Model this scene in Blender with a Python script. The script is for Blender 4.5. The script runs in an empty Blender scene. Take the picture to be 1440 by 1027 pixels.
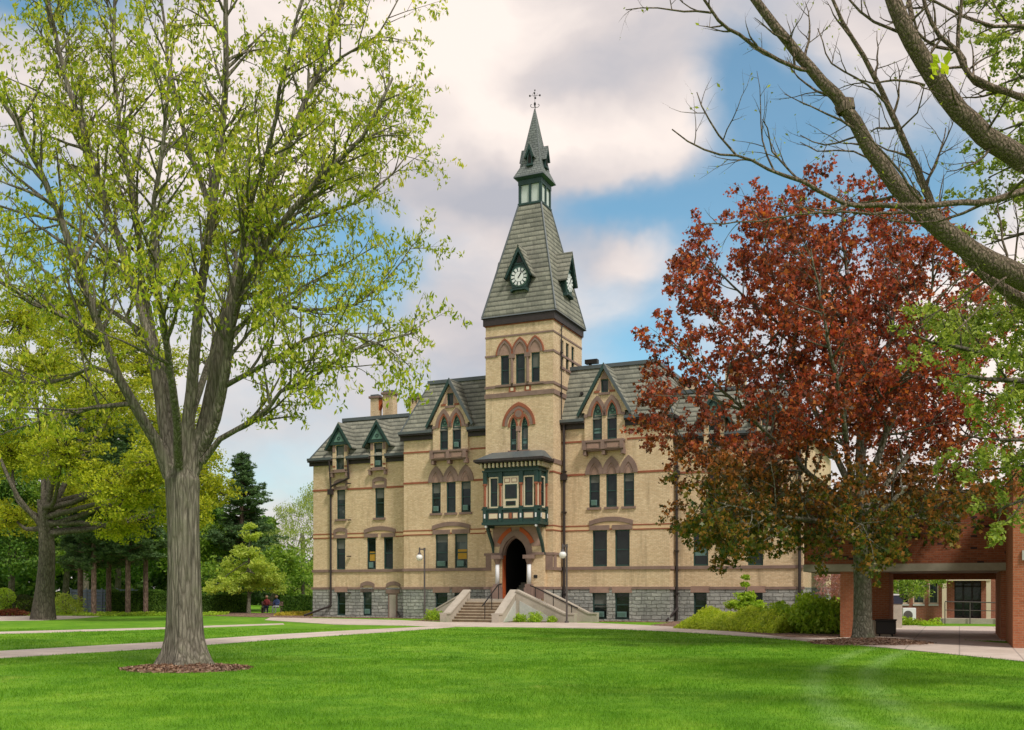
import bpy, math, random
import numpy as np
from mathutils import Vector, Matrix
from mathutils.geometry import tessellate_polygon
R = math.radians
rnd = random.Random(7)
nr = np.random.default_rng(11)
scn = bpy.context.scene
col = scn.collection

# ------------------------------------------------------------------ camera
cam = bpy.data.cameras.new('camera'); co = bpy.data.objects.new('camera', cam); col.objects.link(co)
co.location = (0, 0, 1.8); co.rotation_euler = (R(90), 0, 0)
cam.sensor_width = 36; cam.lens = 35.0
cam.shift_y = 0.2198; cam.clip_end = 3000; cam.clip_start = 0.1
scn.camera = co
scn.render.resolution_x = 1024; scn.render.resolution_y = 730

# ------------------------------------------------------------------ sun and sky
SUN = Vector((0.42, -0.62, 0.95)).normalized()
sl = bpy.data.lights.new('sun', 'SUN'); so = bpy.data.objects.new('sun', sl); col.objects.link(so)
sl.energy = 2.1; sl.angle = R(10); sl.color = (1, .95, .86)
so.rotation_euler = SUN.to_track_quat('Z', 'Y').to_euler(); so.location = (20, -30, 60)
scn.view_settings.view_transform = 'Standard'; scn.view_settings.look = 'None'
scn.view_settings.exposure = 0.55; scn.view_settings.gamma = 1.0

def pxdir(x, y):
    return Vector(((x-720)/1400, 1, (830-y)/1400)).normalized()

def build_world():
    w = bpy.data.worlds.new('World'); scn.world = w; w.use_nodes = True
    nt = w.node_tree; N = nt.nodes; L = nt.links; N.clear()
    out = N.new('ShaderNodeOutputWorld'); bg = N.new('ShaderNodeBackground'); bg.inputs[1].default_value = 0.1
    L.new(bg.outputs[0], out.inputs[0])
    sky = N.new('ShaderNodeTexSky'); sky.sky_type = 'NISHITA'; sky.sun_disc = False
    sky.sun_elevation = math.asin(SUN.z); sky.sun_rotation = math.atan2(SUN.x, SUN.y)
    sky.air_density = 1.0; sky.dust_density = 0.6; sky.ozone_density = 2.0
    tc = N.new('ShaderNodeTexCoord')
    def M(op, a, b=None, c=None, clamp=False):
        n = N.new('ShaderNodeMath'); n.operation = op; n.use_clamp = clamp
        for i, v in enumerate((a, b, c)):
            if v is None: continue
            if isinstance(v, (int, float)): n.inputs[i].default_value = v
            else: L.new(v, n.inputs[i])
        return n.outputs[0]
    def noise(vec, scale, detail=6, rough=.55, dist=0.0, off=(0,0,0), sc=(1,1,1)):
        mp = N.new('ShaderNodeMapping'); mp.inputs['Location'].default_value = off; mp.inputs['Scale'].default_value = sc
        L.new(vec, mp.inputs[0])
        n = N.new('ShaderNodeTexNoise'); n.inputs['Scale'].default_value = scale; n.inputs['Detail'].default_value = detail
        n.inputs['Roughness'].default_value = rough; n.inputs['Distortion'].default_value = dist
        L.new(mp.outputs[0], n.inputs['Vector']); return n
    gen = tc.outputs['Generated']
    # warp the direction a little so that clouds have ragged outlines
    nw = noise(gen, 5.0, 5, .55)
    sub = N.new('ShaderNodeVectorMath'); sub.operation = 'SUBTRACT'; L.new(nw.outputs['Color'], sub.inputs[0]); sub.inputs[1].default_value = (.5, .5, .5)
    scl = N.new('ShaderNodeVectorMath'); scl.operation = 'SCALE'; L.new(sub.outputs[0], scl.inputs[0]); scl.inputs['Scale'].default_value = .11
    add = N.new('ShaderNodeVectorMath'); add.operation = 'ADD'; L.new(gen, add.inputs[0]); L.new(scl.outputs[0], add.inputs[1])
    wd = add.outputs[0]
    def blobs(lst):
        acc = None
        for x, y, rx, ry, wt in lst:
            d = pxdir(x, y)
            mp = N.new('ShaderNodeVectorMath'); mp.operation = 'SUBTRACT'; L.new(wd, mp.inputs[0]); mp.inputs[1].default_value = d
            ms = N.new('ShaderNodeVectorMath'); ms.operation = 'MULTIPLY'; L.new(mp.outputs[0], ms.inputs[0])
            kx = 1400/rx; kz = 1400/ry; ms.inputs[1].default_value = (kx, kx, kz)
            ln = N.new('ShaderNodeVectorMath'); ln.operation = 'LENGTH'; L.new(ms.outputs[0], ln.inputs[0])
            e = M('MULTIPLY', M('POWER', 2.718, M('MULTIPLY', M('MULTIPLY', ln.outputs['Value'], ln.outputs['Value']), -1.0)), wt)
            acc = e if acc is None else M('ADD', acc, e)
        return acc
    n1 = noise(wd, 3.2, 7, .55, .3, (3.1, 0, 1.7), (1, 1, 1.9)).outputs['Fac']
    n2 = noise(wd, 5.5, 5, .5, .2, (8.3, 2.0, 4.4), (1, 1, 2.2)).outputs['Fac']
    cover = blobs([(1090,150,80,85,-.95),(1010,330,150,60,-.5),(900,470,90,60,-.45),(850,290,100,30,-.5),(470,350,120,75,-.8),(90,10,110,45,-.8),
                   (560,600,200,60,.1),(370,640,160,70,.02),(1330,290,80,110,-.55),(60,330,60,90,-.5),(960,560,80,50,-.2),
                   (720,90,260,120,.5),(830,210,200,60,.5),(900,350,70,25,.5),(880,420,40,60,.12),(1200,60,90,60,.25),(300,180,200,90,.4),(1400,450,120,160,.5),(640,450,60,60,.35)])
    dens = M('ADD', M('ADD', M('MULTIPLY', n1, .9), cover), M('ADD', M('MULTIPLY', n2, .25), .26))
    mr = N.new('ShaderNodeMapRange'); mr.interpolation_type = 'SMOOTHSTEP'; L.new(dens, mr.inputs[0])
    mr.inputs[1].default_value = .36; mr.inputs[2].default_value = 1.0; mr.inputs[3].default_value = 0.06; mr.inputs[4].default_value = .98
    lit = blobs([(840,205,170,42,.4),(640,70,180,60,.35),(900,345,70,22,.25),(430,220,110,60,.35),(300,120,160,90,.3),(1380,470,120,150,.6),
                 (640,275,170,40,-.6),(900,105,110,45,-.28),(780,130,60,30,-.25),(650,560,110,70,-.05),(830,330,90,25,-.2)])
    lv = M('ADD', M('ADD', lit, M('MULTIPLY', M('SUBTRACT', n2, .5), 1.4)), .5, clamp=True)
    cr = N.new('ShaderNodeValToRGB'); L.new(lv, cr.inputs[0])
    e = cr.color_ramp.elements; e[0].position = 0.05; e[0].color = (3.5, 3.5, 3.85, 1); e[1].position = .9; e[1].color = (7.4, 6.5, 5.95, 1)
    m = e.new(.45); m.color = (5.2, 4.7, 4.6, 1)
    # blue sky a little richer
    hs = N.new('ShaderNodeMix'); hs.data_type = 'RGBA'; hs.blend_type = 'MULTIPLY'; hs.inputs[0].default_value = 1
    L.new(sky.outputs[0], hs.inputs[6]); hs.inputs[7].default_value = (.85, 1.22, 1.12, 1)
    mx = N.new('ShaderNodeMix'); mx.data_type = 'RGBA'; L.new(mr.outputs[0], mx.inputs[0])
    L.new(hs.outputs[2], mx.inputs[6]); L.new(cr.outputs[0], mx.inputs[7])
    L.new(mx.outputs[2], bg.inputs[0])
    w.cycles.sampling_method = 'MANUAL'; w.cycles.sample_map_resolution = 512
build_world()

# ------------------------------------------------------------------ materials
def new_mat(name):
    m = bpy.data.materials.new(name); m.use_nodes = True
    nt = m.node_tree; b = nt.nodes['Principled BSDF']
    return m, nt, nt.nodes, nt.links, b
def nd(N, t, **k):
    n = N.new(t)
    for a, v in k.items(): setattr(n, a, v)
    return n
def mix(N, L, fac, a, b, blend='MIX'):
    m = N.new('ShaderNodeMix'); m.data_type = 'RGBA'; m.blend_type = blend
    for i, v in ((0, fac), (6, a), (7, b)):
        if isinstance(v, (int, float)): m.inputs[i].default_value = v
        elif isinstance(v, tuple): m.inputs[i].default_value = (*v[:3], 1)
        else: L.new(v, m.inputs[i])
    return m.outputs[2]
def noise_out(N, L, vec, scale, detail=4, rough=.6):
    n = N.new('ShaderNodeTexNoise'); n.inputs['Scale'].default_value = scale; n.inputs['Detail'].default_value = detail; n.inputs['Roughness'].default_value = rough
    L.new(vec, n.inputs['Vector']); return n.outputs['Fac']
def ramp(N, L, fac, stops):
    r = N.new('ShaderNodeValToRGB'); L.new(fac, r.inputs[0]); e = r.color_ramp.elements
    e[0].position = stops[0][0]; e[0].color = (*stops[0][1], 1); e[1].position = stops[-1][0]; e[1].color = (*stops[-1][1], 1)
    for p, c in stops[1:-1]: x = e.new(p); x.color = (*c, 1)
    return r.outputs[0]
def bump(N, L, b, h, strength=.4, dist=.02):
    n = N.new('ShaderNodeBump'); n.inputs['Strength'].default_value = strength; n.inputs['Distance'].default_value = dist
    L.new(h, n.inputs['Height']); L.new(n.outputs[0], b.inputs['Normal'])
def simple(name, c, rough=.7, var=.18, scale=3.0, spec=.3, bmp=0, metal=0):
    m, nt, N, L, b = new_mat(name)
    tc = nd(N, 'ShaderNodeTexCoord'); n = noise_out(N, L, tc.outputs['Object'], scale, 5)
    n2 = noise_out(N, L, tc.outputs['Object'], scale*9, 3)
    lo = tuple(v*(1-var) for v in c); hi = tuple(min(1, v*(1+var)) for v in c)
    c1 = ramp(N, L, n, [(.3, lo), (.7, hi)])
    c2 = mix(N, L, .35, c1, ramp(N, L, n2, [(.3, lo), (.7, hi)]))
    L.new(c2, b.inputs['Base Color']); b.inputs['Roughness'].default_value = rough
    b.inputs['Specular IOR Level'].default_value = spec; b.inputs['Metallic'].default_value = metal
    if bmp: bump(N, L, b, n2, bmp, .01)
    return m
def wallvec(N, L):
    """local (s + d, z) so that courses run level round every corner"""
    tc = nd(N, 'ShaderNodeTexCoord'); s = nd(N, 'ShaderNodeSeparateXYZ'); L.new(tc.outputs['Object'], s.inputs[0])
    a = nd(N, 'ShaderNodeMath', operation='ADD'); L.new(s.outputs[0], a.inputs[0]); L.new(s.outputs[1], a.inputs[1])
    c = nd(N, 'ShaderNodeCombineXYZ'); L.new(a.outputs[0], c.inputs[0]); L.new(s.outputs[2], c.inputs[1])
    return tc.outputs['Object'], c.outputs[0]
def brickmat(name, c1, c2, mortar, bw, bh, ms=.012, stain=None, bstr=.5, jitter=.0, patch=.25, rough=.85, spots=None, courses=False, warp=0):
    m, nt, N, L, b = new_mat(name)
    ob, v = wallvec(N, L)
    if warp:
        wn = nd(N, 'ShaderNodeTexNoise'); wn.inputs['Scale'].default_value = 2.6; wn.inputs['Detail'].default_value = 4; L.new(ob, wn.inputs['Vector'])
        ws = nd(N, 'ShaderNodeVectorMath', operation='MULTIPLY_ADD'); L.new(wn.outputs['Color'], ws.inputs[0]); ws.inputs[1].default_value = (warp,warp,0); L.new(v, ws.inputs[2]); v = ws.outputs[0]
    t = nd(N, 'ShaderNodeTexBrick'); L.new(v, t.inputs['Vector'])
    if warp: t.squash = .65; t.squash_frequency = 3
    t.inputs['Color1'].default_value = (*c1, 1); t.inputs['Color2'].default_value = (*c2, 1); t.inputs['Mortar'].default_value = (*mortar, 1)
    t.inputs['Scale'].default_value = 1; t.inputs['Brick Width'].default_value = bw; t.inputs['Row Height'].default_value = bh
    t.inputs['Mortar Size'].default_value = ms; t.inputs['Mortar Smooth'].default_value = .3
    c = t.outputs['Color']
    n = noise_out(N, L, ob, .55, 6, .65)
    c = mix(N, L, patch, c, ramp(N, L, n, [(.3, tuple(x*.62 for x in c1)), (.7, tuple(min(1, x*1.15) for x in c2))]))
    mp3 = nd(N, 'ShaderNodeMapping'); mp3.inputs['Scale'].default_value = (1, 1, 1.7); L.new(ob, mp3.inputs[0])
    n3 = noise_out(N, L, mp3.outputs[0], 5.5, 4, .85)
    c = mix(N, L, .8, c, ramp(N, L, n3, [(.32, (.70,.66,.62)), (.5, (.93,.92,.9)), (.68, (1.08,1.08,1.07))]), 'MULTIPLY')
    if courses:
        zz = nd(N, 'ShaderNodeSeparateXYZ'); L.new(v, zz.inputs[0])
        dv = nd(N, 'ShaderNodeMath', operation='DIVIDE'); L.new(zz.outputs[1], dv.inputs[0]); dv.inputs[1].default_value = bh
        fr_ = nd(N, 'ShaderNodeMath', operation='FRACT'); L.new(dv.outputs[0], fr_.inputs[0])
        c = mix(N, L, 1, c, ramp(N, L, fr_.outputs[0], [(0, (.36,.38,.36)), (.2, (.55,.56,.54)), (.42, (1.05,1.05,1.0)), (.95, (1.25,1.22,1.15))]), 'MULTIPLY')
    if spots:
        vo = nd(N, 'ShaderNodeTexVoronoi', voronoi_dimensions='2D'); vo.inputs['Scale'].default_value = 1; vo.inputs['Randomness'].default_value = 0
        mp = nd(N, 'ShaderNodeMapping'); mp.inputs['Scale'].default_value = (1/bw, 1/bh, 1); L.new(v, mp.inputs[0]); L.new(mp.outputs[0], vo.inputs['Vector'])
        sp = nd(N, 'ShaderNodeSeparateXYZ'); L.new(vo.outputs['Color'], sp.inputs[0])
        th = nd(N, 'ShaderNodeMath', operation='GREATER_THAN'); L.new(sp.outputs[0], th.inputs[0]); th.inputs[1].default_value = .93
        c = mix(N, L, th.outputs[0], c, spots)
    if stain:   # rain streaks and soot: tall thin patches
        mp = nd(N, 'ShaderNodeMapping'); mp.inputs['Scale'].default_value = (1.6, 1.6, .16); L.new(ob, mp.inputs[0])
        sn = noise_out(N, L, mp.outputs[0], 1.0, 6, .7)
        fac = ramp(N, L, sn, [(.53, (0,0,0)), (.70, (stain*1.2,)*3)])
        c = mix(N, L, fac, c, tuple(x*.45 for x in c1))
    L.new(c, b.inputs['Base Color']); b.inputs['Roughness'].default_value = rough; b.inputs['Specular IOR Level'].default_value = .2
    mx = nd(N, 'ShaderNodeMath', operation='MULTIPLY_ADD'); L.new(t.outputs['Fac'], mx.inputs[0]); mx.inputs[1].default_value = -1.0; L.new(n3, mx.inputs[2])
    bump(N, L, b, mx.outputs[0], bstr, .03)
    return m

BUFF = brickmat('buff_brick', (.65,.465,.28), (.81,.63,.415), (.54,.42,.29), .23, .078, .012, stain=.5, bstr=.3)
REDB = brickmat('shade_darkened_red_brick', (.25,.07,.035), (.37,.115,.055), (.28,.16,.11), .22, .085, .011, spots=(.055,.032,.03), bstr=.4, patch=.18)  # base colour darkened for the shade on the upper wall; dark spots are odd bricks
BROWNB = brickmat('orange_brick', (.38,.12,.055), (.48,.17,.08), (.4,.26,.18), .22, .075, .01, bstr=.4)
STONE = brickmat('grey_ashlar', (.27,.275,.26), (.50,.50,.465), (.17,.165,.15), .58, .215, .02, stain=.55, bstr=1.8, warp=.14, patch=.3)
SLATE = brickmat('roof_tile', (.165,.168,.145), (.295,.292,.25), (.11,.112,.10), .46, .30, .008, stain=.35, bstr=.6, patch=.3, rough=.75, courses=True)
SLATE2 = brickmat('spire_slate', (.16,.18,.175), (.23,.25,.24), (.05,.06,.06), .3, .16, .018, bstr=.5, patch=.25, rough=.6)
BROWN = simple('brownstone', (.235,.158,.13), .85, .25, 2.0, bmp=.3)
PINK = simple('pink_sandstone', (.33,.21,.165), .85, .25, 2.0, bmp=.3)
REDT = simple('red_band', (.30,.10,.055), .85, .25, 3.0)
CREAM = simple('cream_paint', (.66,.56,.40), .6, .06)
CREAMB = simple('cream_brick', (.68,.49,.29), .8, .12)
GREEN = simple('dark_green_paint', (.020,.052,.045), .5, .25, 2.5, spec=.4)
GREENL = simple('light_green_panel', (.12,.22,.175), .6, .2)
DARK = simple('dark_gutter_metal', (.04,.030,.029), .55, .25, 2.0)
GRAYM = simple('grey_metal_flashing', (.085,.10,.105), .45, .2, 2.0, spec=.5)
ORANGE = simple('orange_paint', (.42,.09,.025), .7, .15)
CONC = simple('concrete', (.43,.375,.31), .9, .2, 1.6, bmp=.25)
CONCW = simple('pale_concrete', (.50,.50,.46), .9, .2, 1.2, bmp=.2)
CONCD = simple('beam_concrete', (.36,.32,.25), .9, .15, 1.2, bmp=.2)
WHITE = simple('white_marble', (.72,.71,.73), .5, .05)
BLACK = simple('black_iron', (.018,.016,.016), .5, .2)
POLE = simple('pole_metal', (.10,.085,.08), .5, .2)
GLOBE = simple('globe_glass', (.82,.80,.76), .2, .03, spec=.6)
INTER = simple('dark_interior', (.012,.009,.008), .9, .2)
LOUV = simple('pale_green_board', (.56,.61,.575), .6, .08)
BLUEF = simple('grey_blue_fence', (.17,.21,.24), .8, .2)
GLASS, _nt, _N, _L, _b = new_mat('window_glass')
def _glass():
    tc = nd(_N, 'ShaderNodeTexCoord'); n = noise_out(_N, _L, tc.outputs['Object'], .9, 3)
    oi = nd(_N, 'ShaderNodeObjectInfo')
    ad = nd(_N, 'ShaderNodeMath', operation='MULTIPLY_ADD'); _L.new(oi.outputs['Random'], ad.inputs[0]); ad.inputs[1].default_value = .5; _L.new(n, ad.inputs[2])
    _L.new(ramp(_N, _L, ad.outputs[0], [(.45, (.004,.006,.006)), (.75, (.010,.016,.015)), (.95, (.03,.04,.036)), (1, (.09,.10,.09))]), _b.inputs['Base Color'])
    _b.inputs['Roughness'].default_value = .07; _b.inputs['Specular IOR Level'].default_value = .38
    n2 = noise_out(_N, _L, tc.outputs['Object'], 2.5, 2); bump(_N, _L, _b, n2, .12, .02)
_glass()
CLOCKW = simple('clock_white', (.74,.75,.74), .5, .04)
SHADE = simple('blind_cloth', (.12,.20,.185), .8, .1)
BLINDM = simple('roller_blind', (.13,.135,.12), .8, .1)
YEL = simple('yellow_poster', (.42,.24,.03), .8, .1)

def leafmat(name, cols, trans=.35, rough=.55, hz=None):
    m, nt, N, L, b = new_mat(name)
    g = nd(N, 'ShaderNodeNewGeometry')
    k = len(cols)
    c = ramp(N, L, g.outputs['Random Per Island'], [(i/(k-1), cc) for i, cc in enumerate(cols)])
    tc = nd(N, 'ShaderNodeTexCoord'); cl = noise_out(N, L, tc.outputs['Object'], .55, 3)
    c = mix(N, L, 1, c, ramp(N, L, cl, [(.3, (.78,.8,.85)), (.7, (1.2,1.15,1.05))]), 'MULTIPLY')
    if hz:      # lower leaves of this tree are of another colour (older, greener foliage)
        z0, z1, low = hz
        s = nd(N, 'ShaderNodeSeparateXYZ'); L.new(tc.outputs['Object'], s.inputs[0])
        nb = noise_out(N, L, tc.outputs['Object'], .8, 3)
        ma = nd(N, 'ShaderNodeMath', operation='MULTIPLY_ADD'); L.new(nb, ma.inputs[0]); ma.inputs[1].default_value = 6.0; L.new(s.outputs[2], ma.inputs[2])
        mr = nd(N, 'ShaderNodeMapRange'); L.new(ma.outputs[0], mr.inputs[0]); mr.inputs[1].default_value = z0+3; mr.inputs[2].default_value = z1+3
        lowc = ramp(N, L, g.outputs['Random Per Island'], [(i/(len(low)-1), cc) for i, cc in enumerate(low)])
        c = mix(N, L, mr.outputs[0], lowc, c)
    L.new(c, b.inputs['Base Color']); b.inputs['Roughness'].default_value = rough; b.inputs['Specular IOR Level'].default_value = .25
    tr = nd(N, 'ShaderNodeBsdfTranslucent')
    L.new(mix(N, L, 1, c, (1.5,1.4,.8), 'MULTIPLY'), tr.inputs[0])
    ms = nd(N, 'ShaderNodeMixShader'); ms.inputs[0].default_value = trans
    L.new(b.outputs[0], ms.inputs[1]); L.new(tr.outputs[0], ms.inputs[2]); L.new(ms.outputs[0], N['Material Output'].inputs[0])
    return m
def barkmat(name, c, zs=.22, sc=9, dark=.4, moss=None):
    m, nt, N, L, b = new_mat(name)
    tc = nd(N, 'ShaderNodeTexCoord'); mp = nd(N, 'ShaderNodeMapping'); mp.inputs['Scale'].default_value = (1, 1, zs); L.new(tc.outputs['Object'], mp.inputs[0])
    n = noise_out(N, L, mp.outputs[0], sc, 7, .75)
    vo = nd(N, 'ShaderNodeTexVoronoi', feature='DISTANCE_TO_EDGE'); vo.inputs['Scale'].default_value = sc*1.1; 
    ad = nd(N, 'ShaderNodeMix', data_type='RGBA'); 
    wr = mix(N, L, .12, mp.outputs[0], nd(N, 'ShaderNodeTexNoise').outputs['Color']); L.new(wr, vo.inputs['Vector'])
    big = noise_out(N, L, tc.outputs['Object'], 1.6, 5, .7)
    c1 = ramp(N, L, n, [(.28, tuple(x*dark for x in c)), (.5, c), (.72, tuple(min(1, x*1.55) for x in c))])
    c1 = mix(N, L, .62, c1, ramp(N, L, vo.outputs['Distance'], [(.0, (.25,.23,.2)), (.18, (1.05,1.05,1.05))]), 'MULTIPLY')
    if moss: c1 = mix(N, L, ramp(N, L, big, [(.5, (0,0,0)), (.68, (.55,.55,.55))]), c1, moss)
    L.new(c1, b.inputs['Base Color']); b.inputs['Roughness'].default_value = .92; b.inputs['Specular IOR Level'].default_value = .15
    h = nd(N, 'ShaderNodeMath', operation='MULTIPLY_ADD'); L.new(vo.outputs['Distance'], h.inputs[0]); h.inputs[1].default_value = 2.2; L.new(n, h.inputs[2])
    bump(N, L, b, h.outputs[0], .9, .05)
    return m
BARK = barkmat('grey_brown_bark', (.235,.205,.165), .10, 13, .28, moss=(.15,.155,.09))
BARKD = barkmat('dark_bark', (.15,.13,.10), .3, 9)
BARKG = barkmat('smooth_grey_bark', (.20,.185,.14), .5, 10, .6, moss=(.12,.15,.07))
BARKN = barkmat('rough_tan_bark', (.27,.205,.15), .45, 26, .35)
BARKP = barkmat('pine_bark', (.22,.15,.12), .4, 7)

# ------------------------------------------------------------------ object helpers
def tag(o, label=None, cat=None, group=None, kind=None):
    if label: o['label'] = label
    if cat: o['category'] = cat
    if group: o['group'] = group
    if kind: o['kind'] = kind
    return o
def empty(name, loc=(0,0,0), rz=0.0):
    o = bpy.data.objects.new(name, None); col.objects.link(o); o.location = loc; o.rotation_euler = (0, 0, rz); o.empty_display_size = .2
    return o
class MB:
    def __init__(s, T=None): s.v = []; s.f = []; s.m = []; s.mats = []; s.T = T
    def mi(s, mat):
        if mat not in s.mats: s.mats.append(mat)
        return s.mats.index(mat)
    def add(s, vs, fs, mat):
        o = len(s.v); k = s.mi(mat)
        s.v += [s.T(*p) if s.T else tuple(p) for p in vs]
        for f in fs: s.f.append([i+o for i in f]); s.m.append(k)
    def box(s, x0, x1, y0, y1, z0, z1, mat):
        vs = [(x0,y0,z0),(x1,y0,z0),(x1,y1,z0),(x0,y1,z0),(x0,y0,z1),(x1,y0,z1),(x1,y1,z1),(x0,y1,z1)]
        s.add(vs, [(0,3,2,1),(4,5,6,7),(0,1,5,4),(1,2,6,5),(2,3,7,6),(3,0,4,7)], mat)
    def prism(s, poly, y0, y1, mat, back=True):
        n = len(poly)
        tris = tessellate_polygon([[Vector((p[0], p[1], 0)) for p in poly]])
        vs = [(p[0], y0, p[1]) for p in poly]+[(p[0], y1, p[1]) for p in poly]
        fs = [tuple(t) for t in tris]
        if back: fs += [tuple(i+n for i in reversed(t)) for t in tris]
        fs += [(i, (i+1) % n, n+(i+1) % n, n+i) for i in range(n)]
        s.add(vs, fs, mat)
    def zprism(s, poly, z0, z1, mat):
        n = len(poly); tris = tessellate_polygon([[Vector((p[0], p[1], 0)) for p in poly]])
        vs = [(p[0], p[1], z0) for p in poly]+[(p[0], p[1], z1) for p in poly]
        fs = [tuple(t) for t in tris]+[tuple(i+n for i in t) for t in tris]+[(i, (i+1) % n, n+(i+1) % n, n+i) for i in range(n)]
        s.add(vs, fs, mat)
    def wall(s, outline, holes, y, reveal, mat, rmat=None):
        loops = [outline]+holes
        tris = tessellate_polygon([[Vector((p[0], p[1], 0)) for p in l] for l in loops])
        vs = [(p[0], y, p[1]) for l in loops for p in l]
        s.add(vs, [tuple(t) for t in tris], mat)
        for h in holes:
            n = len(h); s.add([(p[0], y, p[1]) for p in h]+[(p[0], y+reveal, p[1]) for p in h], [(i, (i+1) % n, n+(i+1) % n, n+i) for i in range(n)], rmat or mat)
    def band(s, inner, outer, y0, y1, mat):      # two polylines of equal length
        s.prism(list(inner)+list(reversed(outer)), y0, y1, mat)
    def cyl(s, a, b, r0, r1, mat, n=10, caps=True):
        a = Vector(a); b = Vector(b); d = (b-a).normalized(); u = d.orthogonal().normalized(); w = d.cross(u)
        vs = [a+(u*math.cos(t)+w*math.sin(t))*r0 for t in [2*math.pi*i/n for i in range(n)]]+[b+(u*math.cos(t)+w*math.sin(t))*r1 for t in [2*math.pi*i/n for i in range(n)]]
        fs = [(i, (i+1) % n, n+(i+1) % n, n+i) for i in range(n)]
        if caps: fs += [tuple(range(n-1, -1, -1)), tuple(range(n, 2*n))]
        s.add([tuple(v) for v in vs], fs, mat)
    def ball(s, c, r, mat, n=12, m=8, sz=1):
        vs = []; fs = []
        for j in range(m+1):
            ph = math.pi*j/m
            for i in range(n): t = 2*math.pi*i/n; vs.append((c[0]+r*math.sin(ph)*math.cos(t), c[1]+r*math.sin(ph)*math.sin(t), c[2]+r*sz*math.cos(ph)))
        for j in range(m):
            for i in range(n): fs.append((j*n+i, j*n+(i+1) % n, (j+1)*n+(i+1) % n, (j+1)*n+i))
        s.add(vs, fs, mat)
    def build(s, name, parent=None, smooth=False, bevel=0):
        me = bpy.data.meshes.new(name); me.from_pydata(s.v, [], s.f)
        for m in s.mats: me.materials.append(m)
        me.polygons.foreach_set('material_index', s.m)
        if smooth: me.polygons.foreach_set('use_smooth', [True]*len(s.f))
        me.update()
        o = bpy.data.objects.new(name, me); col.objects.link(o); o.parent = parent
        if bevel:
            b = o.modifiers.new('bevel', 'BEVEL'); b.width = bevel; b.segments = 2; b.limit_method = 'ANGLE'
        return o
def npmesh(name, V, k, mat, parent=None, idx=None):
    """V: (n*k,3) array; every k vertices make one face"""
    n = len(V)//k
    me = bpy.data.meshes.new(name); me.vertices.add(n*k); me.vertices.foreach_set('co', np.asarray(V, np.float32).ravel())
    me.loops.add(n*k); me.loops.foreach_set('vertex_index', np.arange(n*k, dtype=np.int32))
    me.polygons.add(n); me.polygons.foreach_set('loop_start', np.arange(0, n*k, k, dtype=np.int32)); me.polygons.foreach_set('loop_total', np.full(n, k, np.int32))
    me.materials.append(mat); me.update(calc_edges=True)
    o = bpy.data.objects.new(name, me); col.objects.link(o); o.parent = parent
    return o
def at(x, y, Y):          # photograph point at distance Y -> place in the world
    return Vector(((x-720)/1400*Y, Y, 1.8+(830-y)/1400*Y))
def gp(x, y):             # photograph point on the ground
    Y = 2520/(y-830); return ((x-720)/1400*Y, Y)
TH = R(24.2); CU = math.cos(TH); SU = math.sin(TH)
def L2W(s, d, z=0): return Vector((s*CU+d*SU, 60-s*SU+d*CU, z))
def W2L(X, Y): Y -= 60; return (X*CU-Y*SU, X*SU+Y*CU)

def lancet(s0, s1, z0, zs, zt, n=7):       # closed loop of a pointed opening
    return [(s0, z0), (s1, z0)]+[p for p in reversed(parch(s0, s1, zs, zt, n))]
def parch(s0, s1, zs, zt, n=7):            # pointed arch, left spring to right spring
    w = s1-s0; h = zt-zs; Rr = (h*h+w*w/4)/w; tm = math.acos(max(-1, min(1, (Rr-w/2)/Rr)))
    Lf = [(s0+Rr-Rr*math.cos(tm*i/n), zs+Rr*math.sin(tm*i/n)) for i in range(n+1)]
    return Lf+[(s0+s1-p[0], p[1]) for p in reversed(Lf[:-1])]
def sarch(s0, s1, zs, rise, n=10):         # segmental arch
    return [(s0+(s1-s0)*i/n, zs+rise*(1-(2*i/n-1)**2)) for i in range(n+1)]

# ------------------------------------------------------------------ the great hall
hall = empty('university_hall', L2W(0, 0, 0), -TH)
tag(hall, 'tall buff brick Victorian hall with brown stone trim, slate roofs and a pointed clock tower', 'building')
MIR = 1.07*2                                # the facade mirrors about the tower's axis
frontT = lambda plane: (lambda x, y, z: (x, plane+y, z))
sideT = lambda s: (lambda x, y, z: (s-y, x, z))     # a wall facing +s: x runs along d, y is outward negative

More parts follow.
